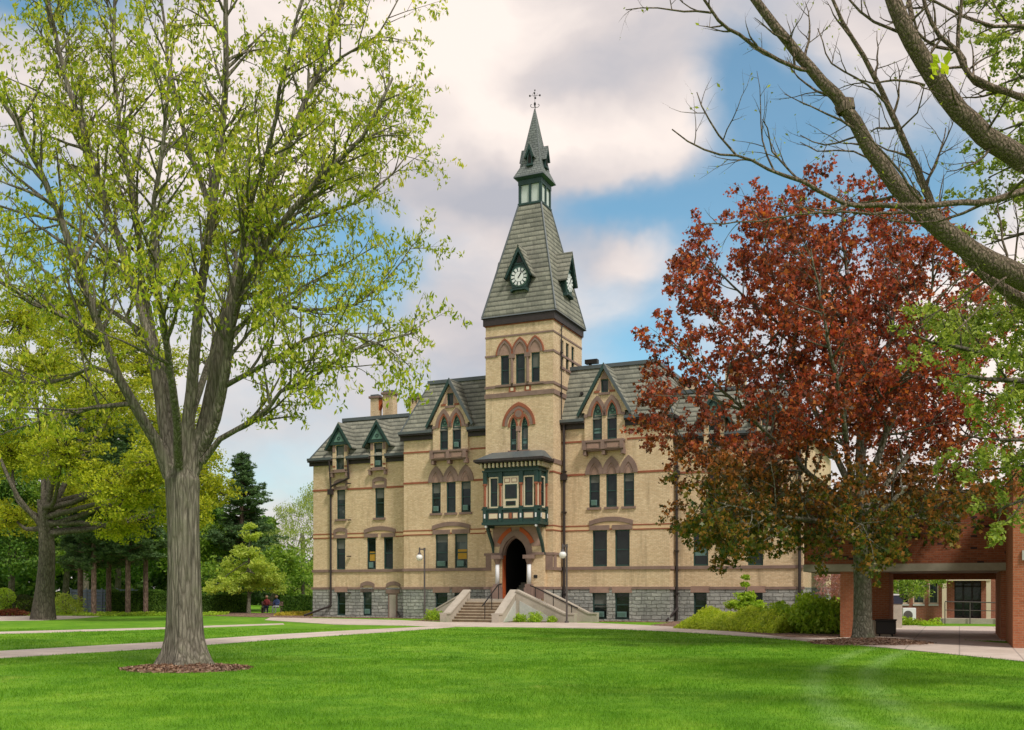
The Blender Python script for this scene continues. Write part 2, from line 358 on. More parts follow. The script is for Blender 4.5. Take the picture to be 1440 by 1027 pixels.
def window(T, x0, x1, z0, z1, kind='rect', zs=None, rail=.5, dress=None, parent=None, head=None, sill=True):
    """returns the hole loop; builds frame, pane, sill and stone head of one window"""
    if kind == 'rect': loop = [(x0,z0),(x1,z0),(x1,z1),(x0,z1)]; top = z1
    else: loop = lancet(x0, x1, z0, zs, z1); top = zs
    f = MB(T); b = .075
    for q in ((x0, x0+b, z0, top), (x1-b, x1, z0, top)): f.box(q[0], q[1], .07, .17, q[2], q[3], GREEN)
    f.box(x0+b, x1-b, .07, .17, z0, z0+b*1.3, GREEN)
    zr = z0+(top-z0)*rail
    f.box(x0+b, x1-b, .08, .16, zr-.03, zr+.03, GREEN)
    if kind == 'rect': f.box(x0+b, x1-b, .07, .17, top-b, top, GREEN)
    else:
        outer = parch(x0, x1, zs, z1); inner = parch(x0+b, x1-b, zs, z1-b*1.4)
        f.box(x0, x1, .07, .17, zs-.05, zs+.02, GREEN)
        f.band([(p[0], max(p[1], zs+.02)) for p in inner], [(p[0], max(p[1], zs+.021)) for p in outer], .07, .17, GREEN)
        f.prism([(p[0], p[1]+.02) for p in inner[1:-1]], .12, .14, GREENL)
        cx = (x0+x1)/2; cz = zs+(z1-zs)*.42; r = min(.15, (x1-x0)*.24)
        ring = [(cx+r*math.cos(t), cz+r*math.sin(t)) for t in [2*math.pi*i/10 for i in range(11)]]
        ring2 = [(cx+r*.55*math.cos(t), cz+r*.55*math.sin(t)) for t in [2*math.pi*i/10 for i in range(11)]]
        f.band(ring2, ring, .095, .118, GREEN)
    fo = f.build('window', parent)
    p = MB(T); p.prism([(x0+b,z0+b),(x1-b,z0+b),(x1-b,top-.01),(x0+b,top-.01)], .125, .15, GLASS); p.build('pane', fo)
    if sill:
        s_ = MB(T); s_.box(x0-.1, x1+.1, -.09, .1, z0-.14, z0-.003, BROWN); s_.build('sill', fo)
    if kind == 'rect' and x1-x0 > .5 and z1-z0 > 1.2 and rnd.random() < .38:
        a = MB(T); dr = rnd.choice((.2,.3,.45,.5)); a.box(x0+b, x1-b, .112, .12, top-b-(top-z0)*dr, top-b, BLINDM); a.build('blind', fo)
    if dress == 'ac':
        a = MB(T); a.box(x0+.14, x1-.2, -.04, .12, z0+.12, z0+.44, SHADE); 
        for i in range(4): a.box(x0+.17, x1-.23, -.052, -.04, z0+.16+i*.065, z0+.19+i*.065, GREENL)
        a.build('air_conditioner', fo)
    elif dress == 'blind':
        a = MB(T); a.box(x0+b, x1-b, .105, .115, z0+(top-z0)*.28, z0+(top-z0)*.5, SHADE); a.build('blind', fo)
    elif dress == 'poster':
        a = MB(T); a.box(x0+.16, x1-.1, .108, .12, z0+.55, z0+1.15, YEL); a.box(x0+.16, x1-.26, -.02, .12, z0+.1, z0+.46, SHADE); a.build('blind', fo)
    if head == 'block':
        h = MB(T); h.box(x0-.16, x1+.16, -.075, .05, z1+.003, z1+.36, PINK); h.build('lintel', fo)
    elif head == 'seg':
        h = MB(T); h.box(x0-.18, x1+.18, -.06, .05, z1+.003, z1+.22, BROWN)
        a = sarch(x0-.18, x1+.18, z1+.33, .12); b2 = sarch(x0-.18, x1+.18, z1+.55, .17); h.band(a, b2, -.06, .05, BROWN)
        h.box(x0-.18, x0-.02, -.055, .05, z1+.22, z1+.36, BROWN); h.box(x1+.02, x1+.18, -.055, .05, z1+.22, z1+.36, BROWN)
        h.build('lintel', fo)
    elif head == 'gothic':
        h = MB(T); a = parch(x0+.04, x1-.04, z1+.02, z1+.66); b2 = parch(x0-.22, x1+.22, z1+.02, z1+1.04)
        h.band(a, b2, -.07, .05, BROWN)
        h.prism([(x0+.04, z1+.003)]+a[1:-1]+[(x1-.04, z1+.003)], -.02, .05, PINK); h.band(parch(x0+.16, x1-.16, z1+.02, z1+.44), parch(x0+.1, x1-.1, z1+.02, z1+.53), -.04, .0, BROWN)
        h.build('arch', fo)
    return loop

def mirror(x0, x1): return (MIR-x1, MIR-x0)
F0 = frontT(0.0); FW = frontT(.95); FT = frontT(-1.35)
# ---- main front, left and right of the tower
for side in (0, 1):
    mm = (lambda a, b: (a, b)) if side == 0 else mirror
    holes = []
    dr2 = ['ac', None, 'ac'] if side == 0 else [None, None, 'ac']
    for (a, b), dd in zip(((-5.51,-4.87), (-4.48,-3.82), (-3.44,-2.78)), dr2):
        x0, x1 = mm(a, b); holes.append(window(F0, x0, x1, 6.60, 8.50, dress=dd, parent=hall, head='gothic', rail=.5))
    dr1 = ['ac', 'poster'] if side == 0 else [None, None]
    for (a, b), dd in zip(((-5.24,-4.36), (-3.88,-3.0)), dr1 if side == 0 else dr1):
        x0, x1 = mm(a, b); holes.append(window(F0, x0, x1, 3.17, 5.27, dress=dd, parent=hall, sill=False, rail=.46))
        holes.append(window(F0, x0, x1, .12, 1.64, dress='ac' if side else None, parent=hall, head='block', sill=False, rail=.55))
    lo, hi = (-7.51, -1.1) if side == 0 else (3.22, 9.74)
    c = -4.12 if side == 0 else MIR+4.12-.32
    c = -4.12 if side == 0 else 5.92
    n0, n1 = c-1.22, c+1.22
    up = [h for h in holes if h[0][1] > 2]; dn = [h for h in holes if h[0][1] < 2]
    w = MB(F0)
    w.wall([(lo,1.95),(hi,1.95),(hi,11.5),(n1,11.5),(n1,10.3),(n0,10.3),(n0,11.5),(lo,11.5)], up, 0, .2, BUFF)
    w.wall([(lo,-.2),(hi,-.2),(hi,1.95),(lo,1.95)], dn, -.06, .26, STONE)
    if side == 0: w.add([(lo,0,1.95),(lo,.95,1.95),(lo,.95,11.5),(lo,0,11.5)], [(0,1,2,3)], BUFF); w.add([(lo,-.06,-.2),(lo,.95,-.2),(lo,.95,1.95),(lo,-.06,1.95)], [(0,1,2,3)], STONE)
    else: w.add([(hi,0,1.95),(hi,.95,1.95),(hi,.95,11.5),(hi,0,11.5)], [(0,1,2,3)], BUFF); w.add([(hi,-.06,-.2),(hi,.95,-.2),(hi,.95,1.95),(hi,-.06,1.95)], [(0,1,2,3)], STONE)
    w.build('wall', hall)
    # stone and brick bands
    e0, e1 = (lo-.03, hi) if side == 0 else (lo, hi+.03)
    def run(z0, z1, pr, mat, gaps=()):
        xs = [e0]+[g for gg in sorted(gaps) for g in gg]+[e1]
        for i in range(0, len(xs), 2):
            if i: t.build('string_course', hall)
            t = MB(F0); t.box(xs[i], xs[i+1], -pr, .02, z0, z1, mat)
            if side == 0 and i == 0: t.box(lo-pr, lo, -pr+.003, .95, z0, z1, mat)
        # return along the side of the projecting block
        if side: t.box(hi, hi+pr, -pr+.003, .95, z0, z1, mat)
        t.build('string_course', hall)
    bw = sorted(mm(-5.24,-4.36)+mm(-3.88,-3.0)); g3 = (min(bw)-.2, max(bw)+.2)
    bb = [tuple(sorted(mm(-5.24,-4.36))), tuple(sorted(mm(-3.88,-3.0)))]
    run(1.84, 1.99, .10, BROWN, [(p[0]-.16, p[1]+.16) for p in bb])
    run(2.98, 3.16, .07, BROWN)
    run(5.24, 5.31, .03, REDT, [g3]); run(5.31, 5.50, .012, CREAMB, [g3]); run(5.50, 5.57, .03, REDT, [g3])
    gt = mm(-5.51,-2.78); gt = (min(gt)-.2, max(gt)+.2)
    run(8.48, 8.60, .03, REDT, [gt]); run(10.42, 10.52, .03, REDT, [(n0-.1, n1+.1)])
    # shared segmental head over the paired windows
    h = MB(F0)
    for p in bb: h.box(p[0]-.16, p[1]+.16, -.075, .05, 5.275, 5.55, BROWN)
    h.band(sarch(g3[0]-.0, g3[1], 5.552, .22), sarch(g3[0], g3[1], 5.80, .24), -.08, .03, BROWN)
    h.prism([(g3[0]+.1, 5.553)]+[(q[0], q[1]-.003) for q in sarch(g3[0]+.1, g3[1]-.1, 5.555, .19)][1:-1]+[(g3[1]-.1, 5.553)], -.025, .03, CREAMB)
    h.box(bb[0][1]+.17, bb[1][0]-.17, -.04, .03, 5.28, 5.36, REDT); h.box(bb[0][1]+.17, bb[1][0]-.17, -.02, .03, 5.36, 5.55, CREAMB)
    h.build('lintel', hall)
    # big wall dormer with two lancets
    G = frontT(-.16); dh = []
    for q, dd in (((c-.73, c-.15), None if side == 0 else 'blind'), ((c+.15, c+.75), 'ac' if side == 0 else None)):
        dh.append(window(G, q[0], q[1], 10.5, 12.62, 'lancet', 11.85, parent=hall, sill=False, dress=dd, rail=.42))
    dh.append(window(G, c-.22, c+.22, 13.2, 13.98, parent=hall, rail=.0))
    d = MB(G)
    d.wall([(n0,10.44),(n1,10.44),(n1,12.1),(n1+.18,12.1),(c,14.62),(n0-.18,12.1),(n0,12.1)], dh, 0, .2, BUFF)
    d.add([(n0,0,10.3),(n0,1.5,10.3),(n0,1.5,12.3),(n0,0,12.3)], [(0,1,2,3)], BUFF); d.add([(n1,0,10.3),(n1,1.5,10.3),(n1,1.5,12.3),(n1,0,12.3)], [(0,1,2,3)], BUFF)
    do = d.build('dormer', hall)
    k = MB(G)      # arches, shoulders, gable stone
    for q in ((c-.73, c-.15), (c+.15, c+.75)):
        k.band(parch(q[0]-.0, q[1]+.0, 11.87, 12.63), parch(q[0]-.07, q[1]+.07, 11.87, 12.76), -.05, .05, REDT)
        k.band(parch(q[0]-.072, q[1]+.072, 11.87, 12.765), parch(q[0]-.28, q[1]+.28, 11.87, 13.05), -.07, .05, BROWN)
    k.box(n0-.02, c-1.02, -.05, .03, 11.82, 12.0, BROWN); k.box(c+1.03, n1+.02, -.05, .03, 11.82, 12.0, BROWN)
    k.prism([(c-.52,13.35),(c-.23,13.35),(c-.23,13.99),(c+.23,13.99),(c+.23,13.35),(c+.52,13.35),(c,14.5)], -.02, .03, PINK)
    k.box(c-.62, c-.3, -.03, .03, 13.2, 13.32, REDT); k.box(c+.3, c+.62, -.03, .03, 13.2, 13.32, REDT)
    k.build('arch', do)
    bx = MB(G)     # stone balcony box under the lancets
    bx.box(n0+.0, n1-.0, -.30, .0, 9.92, 10.32, BROWN); bx.box(n0-.05, n1+.05, -.36, .02, 10.32, 10.44, BROWN)
    bx.box(n0+.25, c-.25, -.315, -.3, 9.98, 10.25, PINK); bx.box(c+.25, n1-.25, -.315, -.3, 9.98, 10.25, PINK)
    bx.box(n0, n1, -.22, .16, 9.84, 9.92, BROWN)
    for q in (n0+.08, c, n1-.08): bx.box(q-.09, q+.09, -.26, .16, 9.6, 9.84, BROWN); bx.box(q-.11, q+.11, -.38, -.3, 9.9, 10.35, BROWN)
    bx.build('balcony', do)
    rf = MB()      # little roof behind the gable
    for sg in (-1, 1):
        a = (c, -.3, 14.86); b_ = (c+sg*1.62, -.3, 12.0); a2 = (c, 1.3, 14.86); b2 = (c+sg*1.62, .9, 12.0)
        th = .14
        rf.add([a, b_, b2, a2, (a[0],a[1],a[2]-th*1.6), (b_[0],b_[1],b_[2]-th), (b2[0],b2[1],b2[2]-th), (a2[0],a2[1],a2[2]-th*1.6)],
               [(0,1,2,3),(4,5,6,7),(0,1,5,4),(1,2,6,5),(2,3,7,6)], SLATE)
        rf.prism([(c, 14.9), (c+sg*1.66, 12.0), (c+sg*1.56, 11.86), (c, 14.55)], -.37, -.27, GREEN if sg < 0 else GRAYM)
    rf.build('dormer_roof', do)
    # eaves
    for a, b_ in ((e0-.18 if side == 0 else e0, n0), (n1, e1+(.18 if side else 0))):
        ev = MB(); ev.box(a, b_, -.12, .0, 11.22, 11.5, DARK); ev.box(a-.0, b_, -.34, -.02, 11.5, 11.70, DARK); ev.box(a, b_, -.40, -.30, 11.6, 11.76, GRAYM); ev.build('gutter', hall)
    xx = lo if side == 0 else hi; sg = -1 if side == 0 else 1
    ev = MB(); ev.box(min(xx, xx+sg*.3), max(xx, xx+sg*.3), .0, 6, 11.5, 11.7, DARK)
    ev.build('gutter', hall)

# ---- wings
for side in (0, 1):
    mm = (lambda a, b: (a, b)) if side == 0 else mirror
    lo, hi = (-15.1, -7.51) if side == 0 else (9.74, 16.85)
    holes = []
    W2 = [(-13.22,-12.55), (-10.24,-9.54)]
    for p, dd in zip(W2, (None, None)): x0, x1 = mm(*p); holes.append(window(FW, x0, x1, 6.52, 8.46, parent=hall, head='seg'))
    if side == 0: W1 = [((-13.25,-12.55), 'seg', None), ((-10.86,-10.18), None, 'poster'), ((-9.58,-8.88), None, None)]
    else: W1 = [((10.84,11.69), 'seg', 'blind'), ((13.9,14.74), 'seg', None)]
    for p, hd, dd in W1: holes.append(window(FW, p[0], p[1], 3.17, 5.24, parent=hall, head=hd, sill=False, dress=dd))
    B0 = [(-13.19,-12.5), (-11.16,-10.46)] if side == 0 else [(10.86,11.62), (13.92,14.72)]
    for i, p in enumerate(B0): holes.append(window(FW, p[0], p[1], .12, 1.66, parent=hall, head='block' if (i == 0 or side) else 'seg', sill=False, dress='ac' if i == 1 and side == 0 else None))
    up = [h for h in holes if h[0][1] > 2]; dn = [h for h in holes if h[0][1] < 2]
    cs = [-12.87, -9.92] if side == 0 else [MIR+9.92, MIR+12.87]
    top = [(hi, 10.35)]
    for c in reversed(cs): top += [(c+.6, 10.35), (c+.6, 9.8), (c-.6, 9.8), (c-.6, 10.35)]
    top += [(lo, 10.35)]
    w = MB(FW); w.wall([(lo,1.95),(hi,1.95)]+top, up, 0, .2, BUFF)
    w.wall([(lo,-.2),(hi,-.2),(hi,1.95),(lo,1.95)], dn, -.06, .26, STONE)
    e = lo if side == 0 else hi
    w.add([(e,0,1.95),(e,13,1.95),(e,13,10.35),(e,0,10.35)], [(0,1,2,3)], BUFF); w.add([(e,-.06,-.2),(e,13,-.2),(e,13,1.95),(e,-.06,1.95)], [(0,1,2,3)], STONE)
    w.add([(lo,13,-.2),(hi,13,-.2),(hi,13,10.35),(lo,13,10.35)], [(0,1,2,3)], BUFF)
    if side == 0:     # bricked-up cellar doorway
        w.box(-9.2, -8.5, -.075, -.05, 0, 1.57, BROWN); w.box(-9.1, -8.62, -.09, -.07, .0, 1.5, CONC)
        w.box(-9.36, -8.34, -.12, -.05, 1.58, 1.84, BROWN); w.band(sarch(-9.36,-8.34,1.98,.12), sarch(-9.36,-8.34,2.2,.17), -.06, .02, BROWN)
    w.build('wall', hall)
    def run(z0, z1, pr, mat, gaps=()):
        xs = [lo-(pr if side == 0 else 0)]+[g for gg in sorted(gaps) for g in gg]+[hi+(pr if side else 0)]
        for i in range(0, len(xs), 2): t = MB(FW); t.box(xs[i], xs[i+1], -pr, .02, z0, z1, mat); t.build('string_course', hall)
    g1 = [(-13.43,-12.37), (-11.06,-8.68)] if side == 0 else [(10.66,11.87), (13.72,14.92)]
    run(1.84, 1.99, .10, BROWN, [(p[0]-.16, p[1]+.16) for p in B0]+([(-9.37,-8.33)] if side == 0 else []))
    run(2.98, 3.16, .07, BROWN)
    run(5.24, 5.31, .03, REDT, g1); run(5.31, 5.50, .012, CREAMB, g1); run(5.50, 5.57, .03, REDT, g1)
    g2 = [tuple(sorted(mm(p[0]-.18, p[1]+.18))) for p in W2]
    run(8.42, 8.54, .03, REDT, g2)
    if side == 0:
        h = MB(FW)
        for p in ((-10.86,-10.18), (-9.58,-8.88)): h.box(p[0]-.16, p[1]+.16, -.075, .05, 5.245, 5.5, BROWN)
        h.band(sarch(-11.06,-8.68,5.502,.2), sarch(-11.06,-8.68,5.75,.22), -.08, .03, BROWN); h.prism([(-10.9,5.503)]+[(q[0],q[1]-.004) for q in sarch(-10.9,-8.84,5.505,.17)][1:-1]+[(-8.84,5.503)], -.025, .03, CREAMB)
        h.build('lintel', hall)
    G = frontT(.80)
    for i, c in enumerate(cs):
        lp = window(G, c-.32, c+.32, 9.8, 11.4, parent=hall, dress='ac' if i == 1 and side == 0 else None)
        d = MB(G); d.wall([(c-.58,9.78),(c+.58,9.78),(c+.58,11.5),(c-.58,11.5)], [lp], 0, .2, BUFF)
        for sg in (-1, 1):
            d.add([(c+sg*.58,0,9.7),(c+sg*.58,1.4,9.7),(c+sg*.58,1.4,11.6),(c+sg*.58,0,11.6)], [(0,1,2,3)], BUFF)
            d.box(c+sg*.46-.1, c+sg*.46+.1, -.03, .02, 10.95, 11.42, BROWN); d.box(c+sg*.46-.1, c+sg*.46+.1, -.02, .02, 9.95, 10.05, REDT)
        do = d.build('dormer', hall)
        k = MB(G); k.box(c-.7, c+.7, -.16, .02, 9.58, 9.66, BROWN)
        for sg in (-1, 1): k.box(c+sg*.58-.07, c+sg*.58+.07, -.14, .1, 9.3, 9.58, BROWN)
        k.build('balcony', do)
        r_ = MB()
        r_.prism([(c-.85,11.42),(c+.85,11.42),(c,12.72)], .70, .78, GREEN)
        r_.prism([(c-.42,11.62),(c+.42,11.62),(c,12.28)], .675, .70, GREENL)
        r_.band([(c+.06*math.cos(a),11.84+.06*math.sin(a)) for a in [i_*math.pi/5 for i_ in range(11)]], [(c+.13*math.cos(a),11.84+.13*math.sin(a)) for a in [i_*math.pi/5 for i_ in range(11)]], .655, .675, GREEN)
        for sg in (-1, 1):
            r_.prism([(c,12.86),(c+sg*1.06,11.2),(c+sg*.96,11.1),(c,12.6)], .56, .70, GREEN)
            a = (c,.58,12.92); b_ = (c+sg*1.1,.58,11.2); a2 = (c,2.3,12.92); b2 = (c+sg*1.1,1.4,11.2)
            r_.add([a,b_,b2,a2]+[(q[0],q[1],q[2]-.1) for q in (a,b_,b2,a2)], [(0,1,2,3),(4,5,6,7),(0,1,5,4),(1,2,6,5),(2,3,7,6)], SLATE)
        r_.build('dormer_roof', do)
    xs = [lo-.25 if side == 0 else lo]+[q for c in cs for q in (c-.6, c+.6)]+[hi if side == 0 else hi+.25]
    for i in range(0, len(xs), 2):
        ev = MB(); ev.box(xs[i], xs[i+1], .83, .95, 10.12, 10.36, DARK); ev.box(xs[i], xs[i+1], .60, .93, 10.36, 10.56, DARK); ev.box(xs[i], xs[i+1], .55, .65, 10.46, 10.62, GRAYM); ev.build('gutter', hall)
    xx = lo if side == 0 else hi; sg = -1 if side == 0 else 1
    ev = MB(); ev.box(min(xx, xx+sg*.3), max(xx, xx+sg*.3), .95, 13, 10.36, 10.56, DARK)
    ev.build('gutter', hall)

def frustum(name, b, t, z0, z1, mat, parent, cap=GRAYM, capw=.16):
    m = MB(); (a0,a1,c0,c1), (p0,p1,q0,q1) = b, t
    v = [(a0,c0,z0),(a1,c0,z0),(a1,c1,z0),(a0,c1,z0),(p0,q0,z1),(p1,q0,z1),(p1,q1,z1),(p0,q1,z1)]
    m.add(v, [(0,1,5,4),(1,2,6,5),(2,3,7,6),(3,0,4,7)], mat); m.add(v[4:], [(0,1,2,3)], cap)
    o = m.build(name, parent)
    k = MB(); w = capw
    k.box(p0-w*.6, p1+w*.6, q0-w*.8, q0+w, z1-.06, z1+.16, cap); k.box(p0-w*.8, p0+w, q0+w, q1, z1-.06, z1+.158, cap); k.box(p1-w, p1+w*.8, q0+w, q1, z1-.06, z1+.158, cap)
    for i in range(4): k.cyl(v[i], v[i+4], .05, .05, cap, 6)
    k.build('ridge_cap', o); return o
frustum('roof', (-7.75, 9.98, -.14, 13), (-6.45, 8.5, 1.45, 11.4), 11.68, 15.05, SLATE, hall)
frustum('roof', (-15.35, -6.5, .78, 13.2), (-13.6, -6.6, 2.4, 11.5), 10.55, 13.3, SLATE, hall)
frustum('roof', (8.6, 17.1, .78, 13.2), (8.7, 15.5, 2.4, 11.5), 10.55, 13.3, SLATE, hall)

# ---- tower
T0, T1, TD0, TD1 = -1.11, 3.22, -1.35, 3.4
TC = (1.06, 1.03)
th = []
for a, b in ((-.13,.42), (.84,1.43), (1.83,2.37)): th.append(window(FT, a, b, 13.9, 15.64, parent=hall))
for a, b in ((.47,.9), (1.2,1.63)): th.append(window(FT, a, b, 10.0, 11.95, 'lancet', 11.35, parent=hall, dress='blind', rail=.45))
door = lancet(.1, 1.66, 1.3, 3.85, 4.96)
tw = MB(FT)
tw.wall([(T0,1.95),(.1,1.95),(.1,3.85)]+parch(.1,1.66,3.85,4.98)[1:-1]+[(1.66,3.85),(1.66,1.95),(T1,1.95),(T1,17.45),(T0,17.45)], th, 0, .2, BUFF)
tw.wall([(T0,-.2),(.1,-.2),(.1,1.95),(T0,1.95)], [], -.06, .2, STONE); tw.wall([(1.66,-.2),(T1,-.2),(T1,1.95),(1.66,1.95)], [], -.06, .2, STONE)
two = tw.build('tower_wall', hall)
ST = sideT(T1); sh = []
for a, b in ((-.2,.3), (.68,1.18), (1.6,2.1)): sh.append(window(ST, a, b, 14.95, 16.55, parent=hall))
tw = MB(ST); tw.wall([(TD0,1.95),(TD1,1.95),(TD1,17.45),(TD0,17.45)], sh, 0, .2, BUFF); tw.wall([(TD0-.06,-.2),(.2,-.2),(.2,1.95),(TD0-.06,1.95)], [], -.06, .2, STONE)
tw.build('tower_wall', hall)
tw = MB(); tw.add([(T0,TD0,-.2),(T0,TD1,-.2),(T0,TD1,17.45),(T0,TD0,17.45)], [(0,1,2,3)], BUFF); tw.add([(T0,TD1,10),(T1,TD1,10),(T1,TD1,17.45),(T0,TD1,17.45)], [(0,1,2,3)], BUFF)
tw.build('tower_wall', hall)
def ring(z0, z1, pr, mat, gaps=(), zback=None):
    xs = [T0-pr]+[g for gg in gaps for g in gg]+[T1+pr]
    for i in range(0, len(xs), 2):
        if i: t.build('string_course', two)
        t = MB(); t.box(xs[i], xs[i+1], TD0-pr, TD0+.02, z0, z1, mat)
        if i == 0: t.box(T0-pr+.002, T0+.02, TD0+.02, TD1, z0, z1, mat)
    t.box(T1-.02, T1+pr-.002, TD0+.02, TD1, z0, z1, mat); t.build('string_course', two)
ring(16.72, 16.82, .03, BROWN); ring(15.58, 15.70, .04, BROWN, [(-.36,2.6)]); ring(13.72, 13.88, .05, BROWN); ring(13.15, 13.42, .06, BROWN)
ring(1.84, 1.99, .10, BROWN, [(-.6,2.75)]); ring(8.6, 8.7, .03, REDT, [(-.7,3.0)]); ring(9.15, 9.4, .05, BROWN, [(-.9, 3.2)])
ring(5.24, 5.31, .03, REDT, [(-.6,2.75)]); ring(5.50, 5.57, .03, REDT, [(-.6,2.75)]); ring(5.31, 5.5, .012, CREAMB, [(-.6,2.75)])
ring(2.95, 3.13, .07, BROWN, [(-.6,2.75)]); ring(3.84, 3.98, .08, BROWN, [(-.6,2.75)])
t = MB(); t.box(2.76, 3.2, TD0-.06, TD0, 3.13, 3.84, BROWN); t.box(T1, T1+.06, TD0+.02, TD0+.4, 3.13, 3.84, BROWN); t.build('stone_panel', two); t = MB(); t.box(-1.08, -.62, TD0-.06, TD0, 3.13, 3.84, BROWN); t.build('stone_panel', two)
ring(17.40, 17.46, .05, REDT); ring(17.46, 17.86, .12, DARK)
k = MB(FT)
cw = [(-.13,.42), (.84,1.43), (1.83,2.37)]
for a, b in cw:
    c_ = (a+b)/2; k.band(parch(c_-.36, c_+.36, 15.66, 16.35), parch(c_-.48, c_+.48, 15.66, 16.52), -.06, .05, BROWN)
    k.band(parch(c_-.482, c_+.482, 15.66, 16.525), parch(c_-.56, c_+.56, 15.66, 16.63), -.075, .05, REDT)
    k.prism([(c_-.36,15.65)]+parch(c_-.36, c_+.36, 15.66, 16.35)[1:-1]+[(c_+.36,15.65)], -.01, .05, PINK)
    k.box(c_-.56, c_+.56, -.11, .0, 13.78, 13.895, BROWN)
for x in (.63, 1.63): 
    k.cyl((x,-.06,13.95), (x,-.06,15.4), .09, .09, BROWN, 8); k.box(x-.17, x+.17, -.15, .05, 15.4, 15.66, BROWN); k.box(x-.2, x+.2, -.05, .0, 13.43, 13.76, REDT); k.box(x-.09, x+.09, -.065, -.05, 13.5, 13.68, CREAM)
k.band(parch(.14, 1.96, 11.45, 12.6), parch(-.0, 2.10, 11.45, 12.82), -.06, .05, REDT)
k.band(parch(.30, 1.80, 11.45, 12.38), parch(.142, 1.958, 11.45, 12.595), -.045, .05, BROWN)
for a, b in ((.47,.9), (1.2,1.63)): k.band(parch(a, b, 11.37, 11.96), parch(a-.1, b+.1, 11.37, 12.12), -.05, .05, REDT)
def disc(k, cx, cz, r, y0, y1, mat, n=16): k.prism([(cx+r*math.cos(2*math.pi*i/n), cz+r*math.sin(2*math.pi*i/n)) for i in range(n)], y0, y1, mat)
disc(k, 1.05, 12.12, .3, -.075, .0, REDT); disc(k, 1.05, 12.12, .21, -.09, .0, BROWN)
k.cyl((1.05,-.05,10.0), (1.05,-.05,11.1), .08, .08, PINK, 8); k.box(.92, 1.18, -.14, .02, 11.1, 11.4, PINK)
k.build('arch', two)

# spire
def pyr(m, cx, cy, h0, z0, h1, z1, mat):
    v = [(cx+a*h0, cy+b*h0*AY, z0) for a, b in ((-1,-1),(1,-1),(1,1),(-1,1))]+[(cx+a*h1, cy+b*h1*AY, z1) for a, b in ((-1,-1),(1,-1),(1,1),(-1,1))]
    m.add(v, [(0,1,5,4),(1,2,6,5),(2,3,7,6),(3,0,4,7),(0,3,2,1),(4,5,6,7)], mat)
AY = 1.06; CX, CY = TC
def half(z): return 2.36+(z-17.98)*(.74-2.36)/(25.0-17.98)
m = MB(); pyr(m, CX, CY, 2.42, 17.9, 2.36, 17.98, GRAYM); pyr(m, CX, CY, 2.36, 17.98, .74, 25.0, SLATE)
pyr(m, CX, CY, 2.28, 17.84, 2.42, 17.9, DARK)
spire = m.build('spire', hall)
m = MB()
for a, b in ((-1,-1),(1,-1),(1,1),(-1,1)): m.cyl((CX+a*2.36, CY+b*2.36*AY, 17.98), (CX+a*.74, CY+b*.74*AY, 25.0), .055, .055, GRAYM, 6)
m.build('hip_flashing', spire)
m = MB(); pyr(m, CX, CY, .66, 25.0, .66, 26.55, LOUV); pyr(m, CX, CY, .78, 24.98, .78, 25.1, GREEN); pyr(m, CX, CY, .76, 26.2, .76, 26.5, GREEN)
for a in (-1, 0, 1):
    for b in (-1, 1):
        m.box(CX+a*.66-.07, CX+a*.66+.07, CY+b*.68*AY-.07, CY+b*.68*AY+.07, 25.1, 26.2, GREEN)
        m.box(CX+b*.68-.07, CX+b*.68+.07, CY+a*.66*AY-.068, CY+a*.66*AY+.068, 25.1, 26.2, GREEN)
m.build('lantern', spire)
m = MB(); pyr(m, CX, CY, .80, 26.5, .98, 26.62, GREEN); pyr(m, CX, CY, .98, 26.62, .96, 26.68, GRAYM); pyr(m, CX, CY, .96, 26.68, .66, 27.35, SLATE2); pyr(m, CX, CY, .66, 27.35, .04, 30.95, SLATE2)
for a, b in ((-1,-1),(1,-1),(1,1),(-1,1)): m.cyl((CX+a*.66, CY+b*.66*AY, 27.35), (CX+a*.03, CY+b*.03*AY, 30.95), .03, .02, GRAYM, 5)
sp2 = m.build('top_spire', spire)
def rotT(q):    # quarter turns about the tower axis: 0 front, 1 right, 2 back, 3 left
    def f(x, y, z):
        dx, dy = x-CX, (y-CY)
        for _ in range(q): dx, dy = -dy, dx
        return (CX+dx, CY+dy, z)
    return f
for q in range(4):
    T0_ = rotT(q); T = (lambda x, y, z, T0_=T0_: T0_(CX+(x-CX)*.8, y, 27.3+(z-27.3)*.88)); f = CY-.78*AY if q % 2 == 0 else CY-.78
    g = MB(T); y = f
    g.prism([(CX-.2,27.35),(CX+.2,27.35),(CX+.2,28.0),(CX,28.45),(CX-.2,28.0)], y, y+.6, GREEN)
    g.prism([(CX-.12,27.45),(CX+.12,27.45),(CX+.12,27.85),(CX,28.15),(CX-.12,27.85)], y-.01, y+.1, INTER)
    g.box(CX-.27, CX+.27, y-.07, y+.1, 27.27, 27.36, GREEN)
    for sg in (-1, 1):
        g.prism([(CX,28.82),(CX+sg*.4,27.86),(CX+sg*.31,27.8),(CX,28.42)], y-.09, y-.01, GREEN)
        a=(CX,y-.1,28.84); b_=(CX+sg*.42,y-.1,27.84); a2=(CX,y+.72,28.84); b2=(CX+sg*.42,y+.45,27.84)
        g.add([a,b_,b2,a2]+[(v[0],v[1],v[2]-.05) for v in (a,b_,b2,a2)], [(0,1,2,3),(4,5,6,7),(0,1,5,4),(1,2,6,5)], SLATE2)
    g.build('spire_dormer', spire)
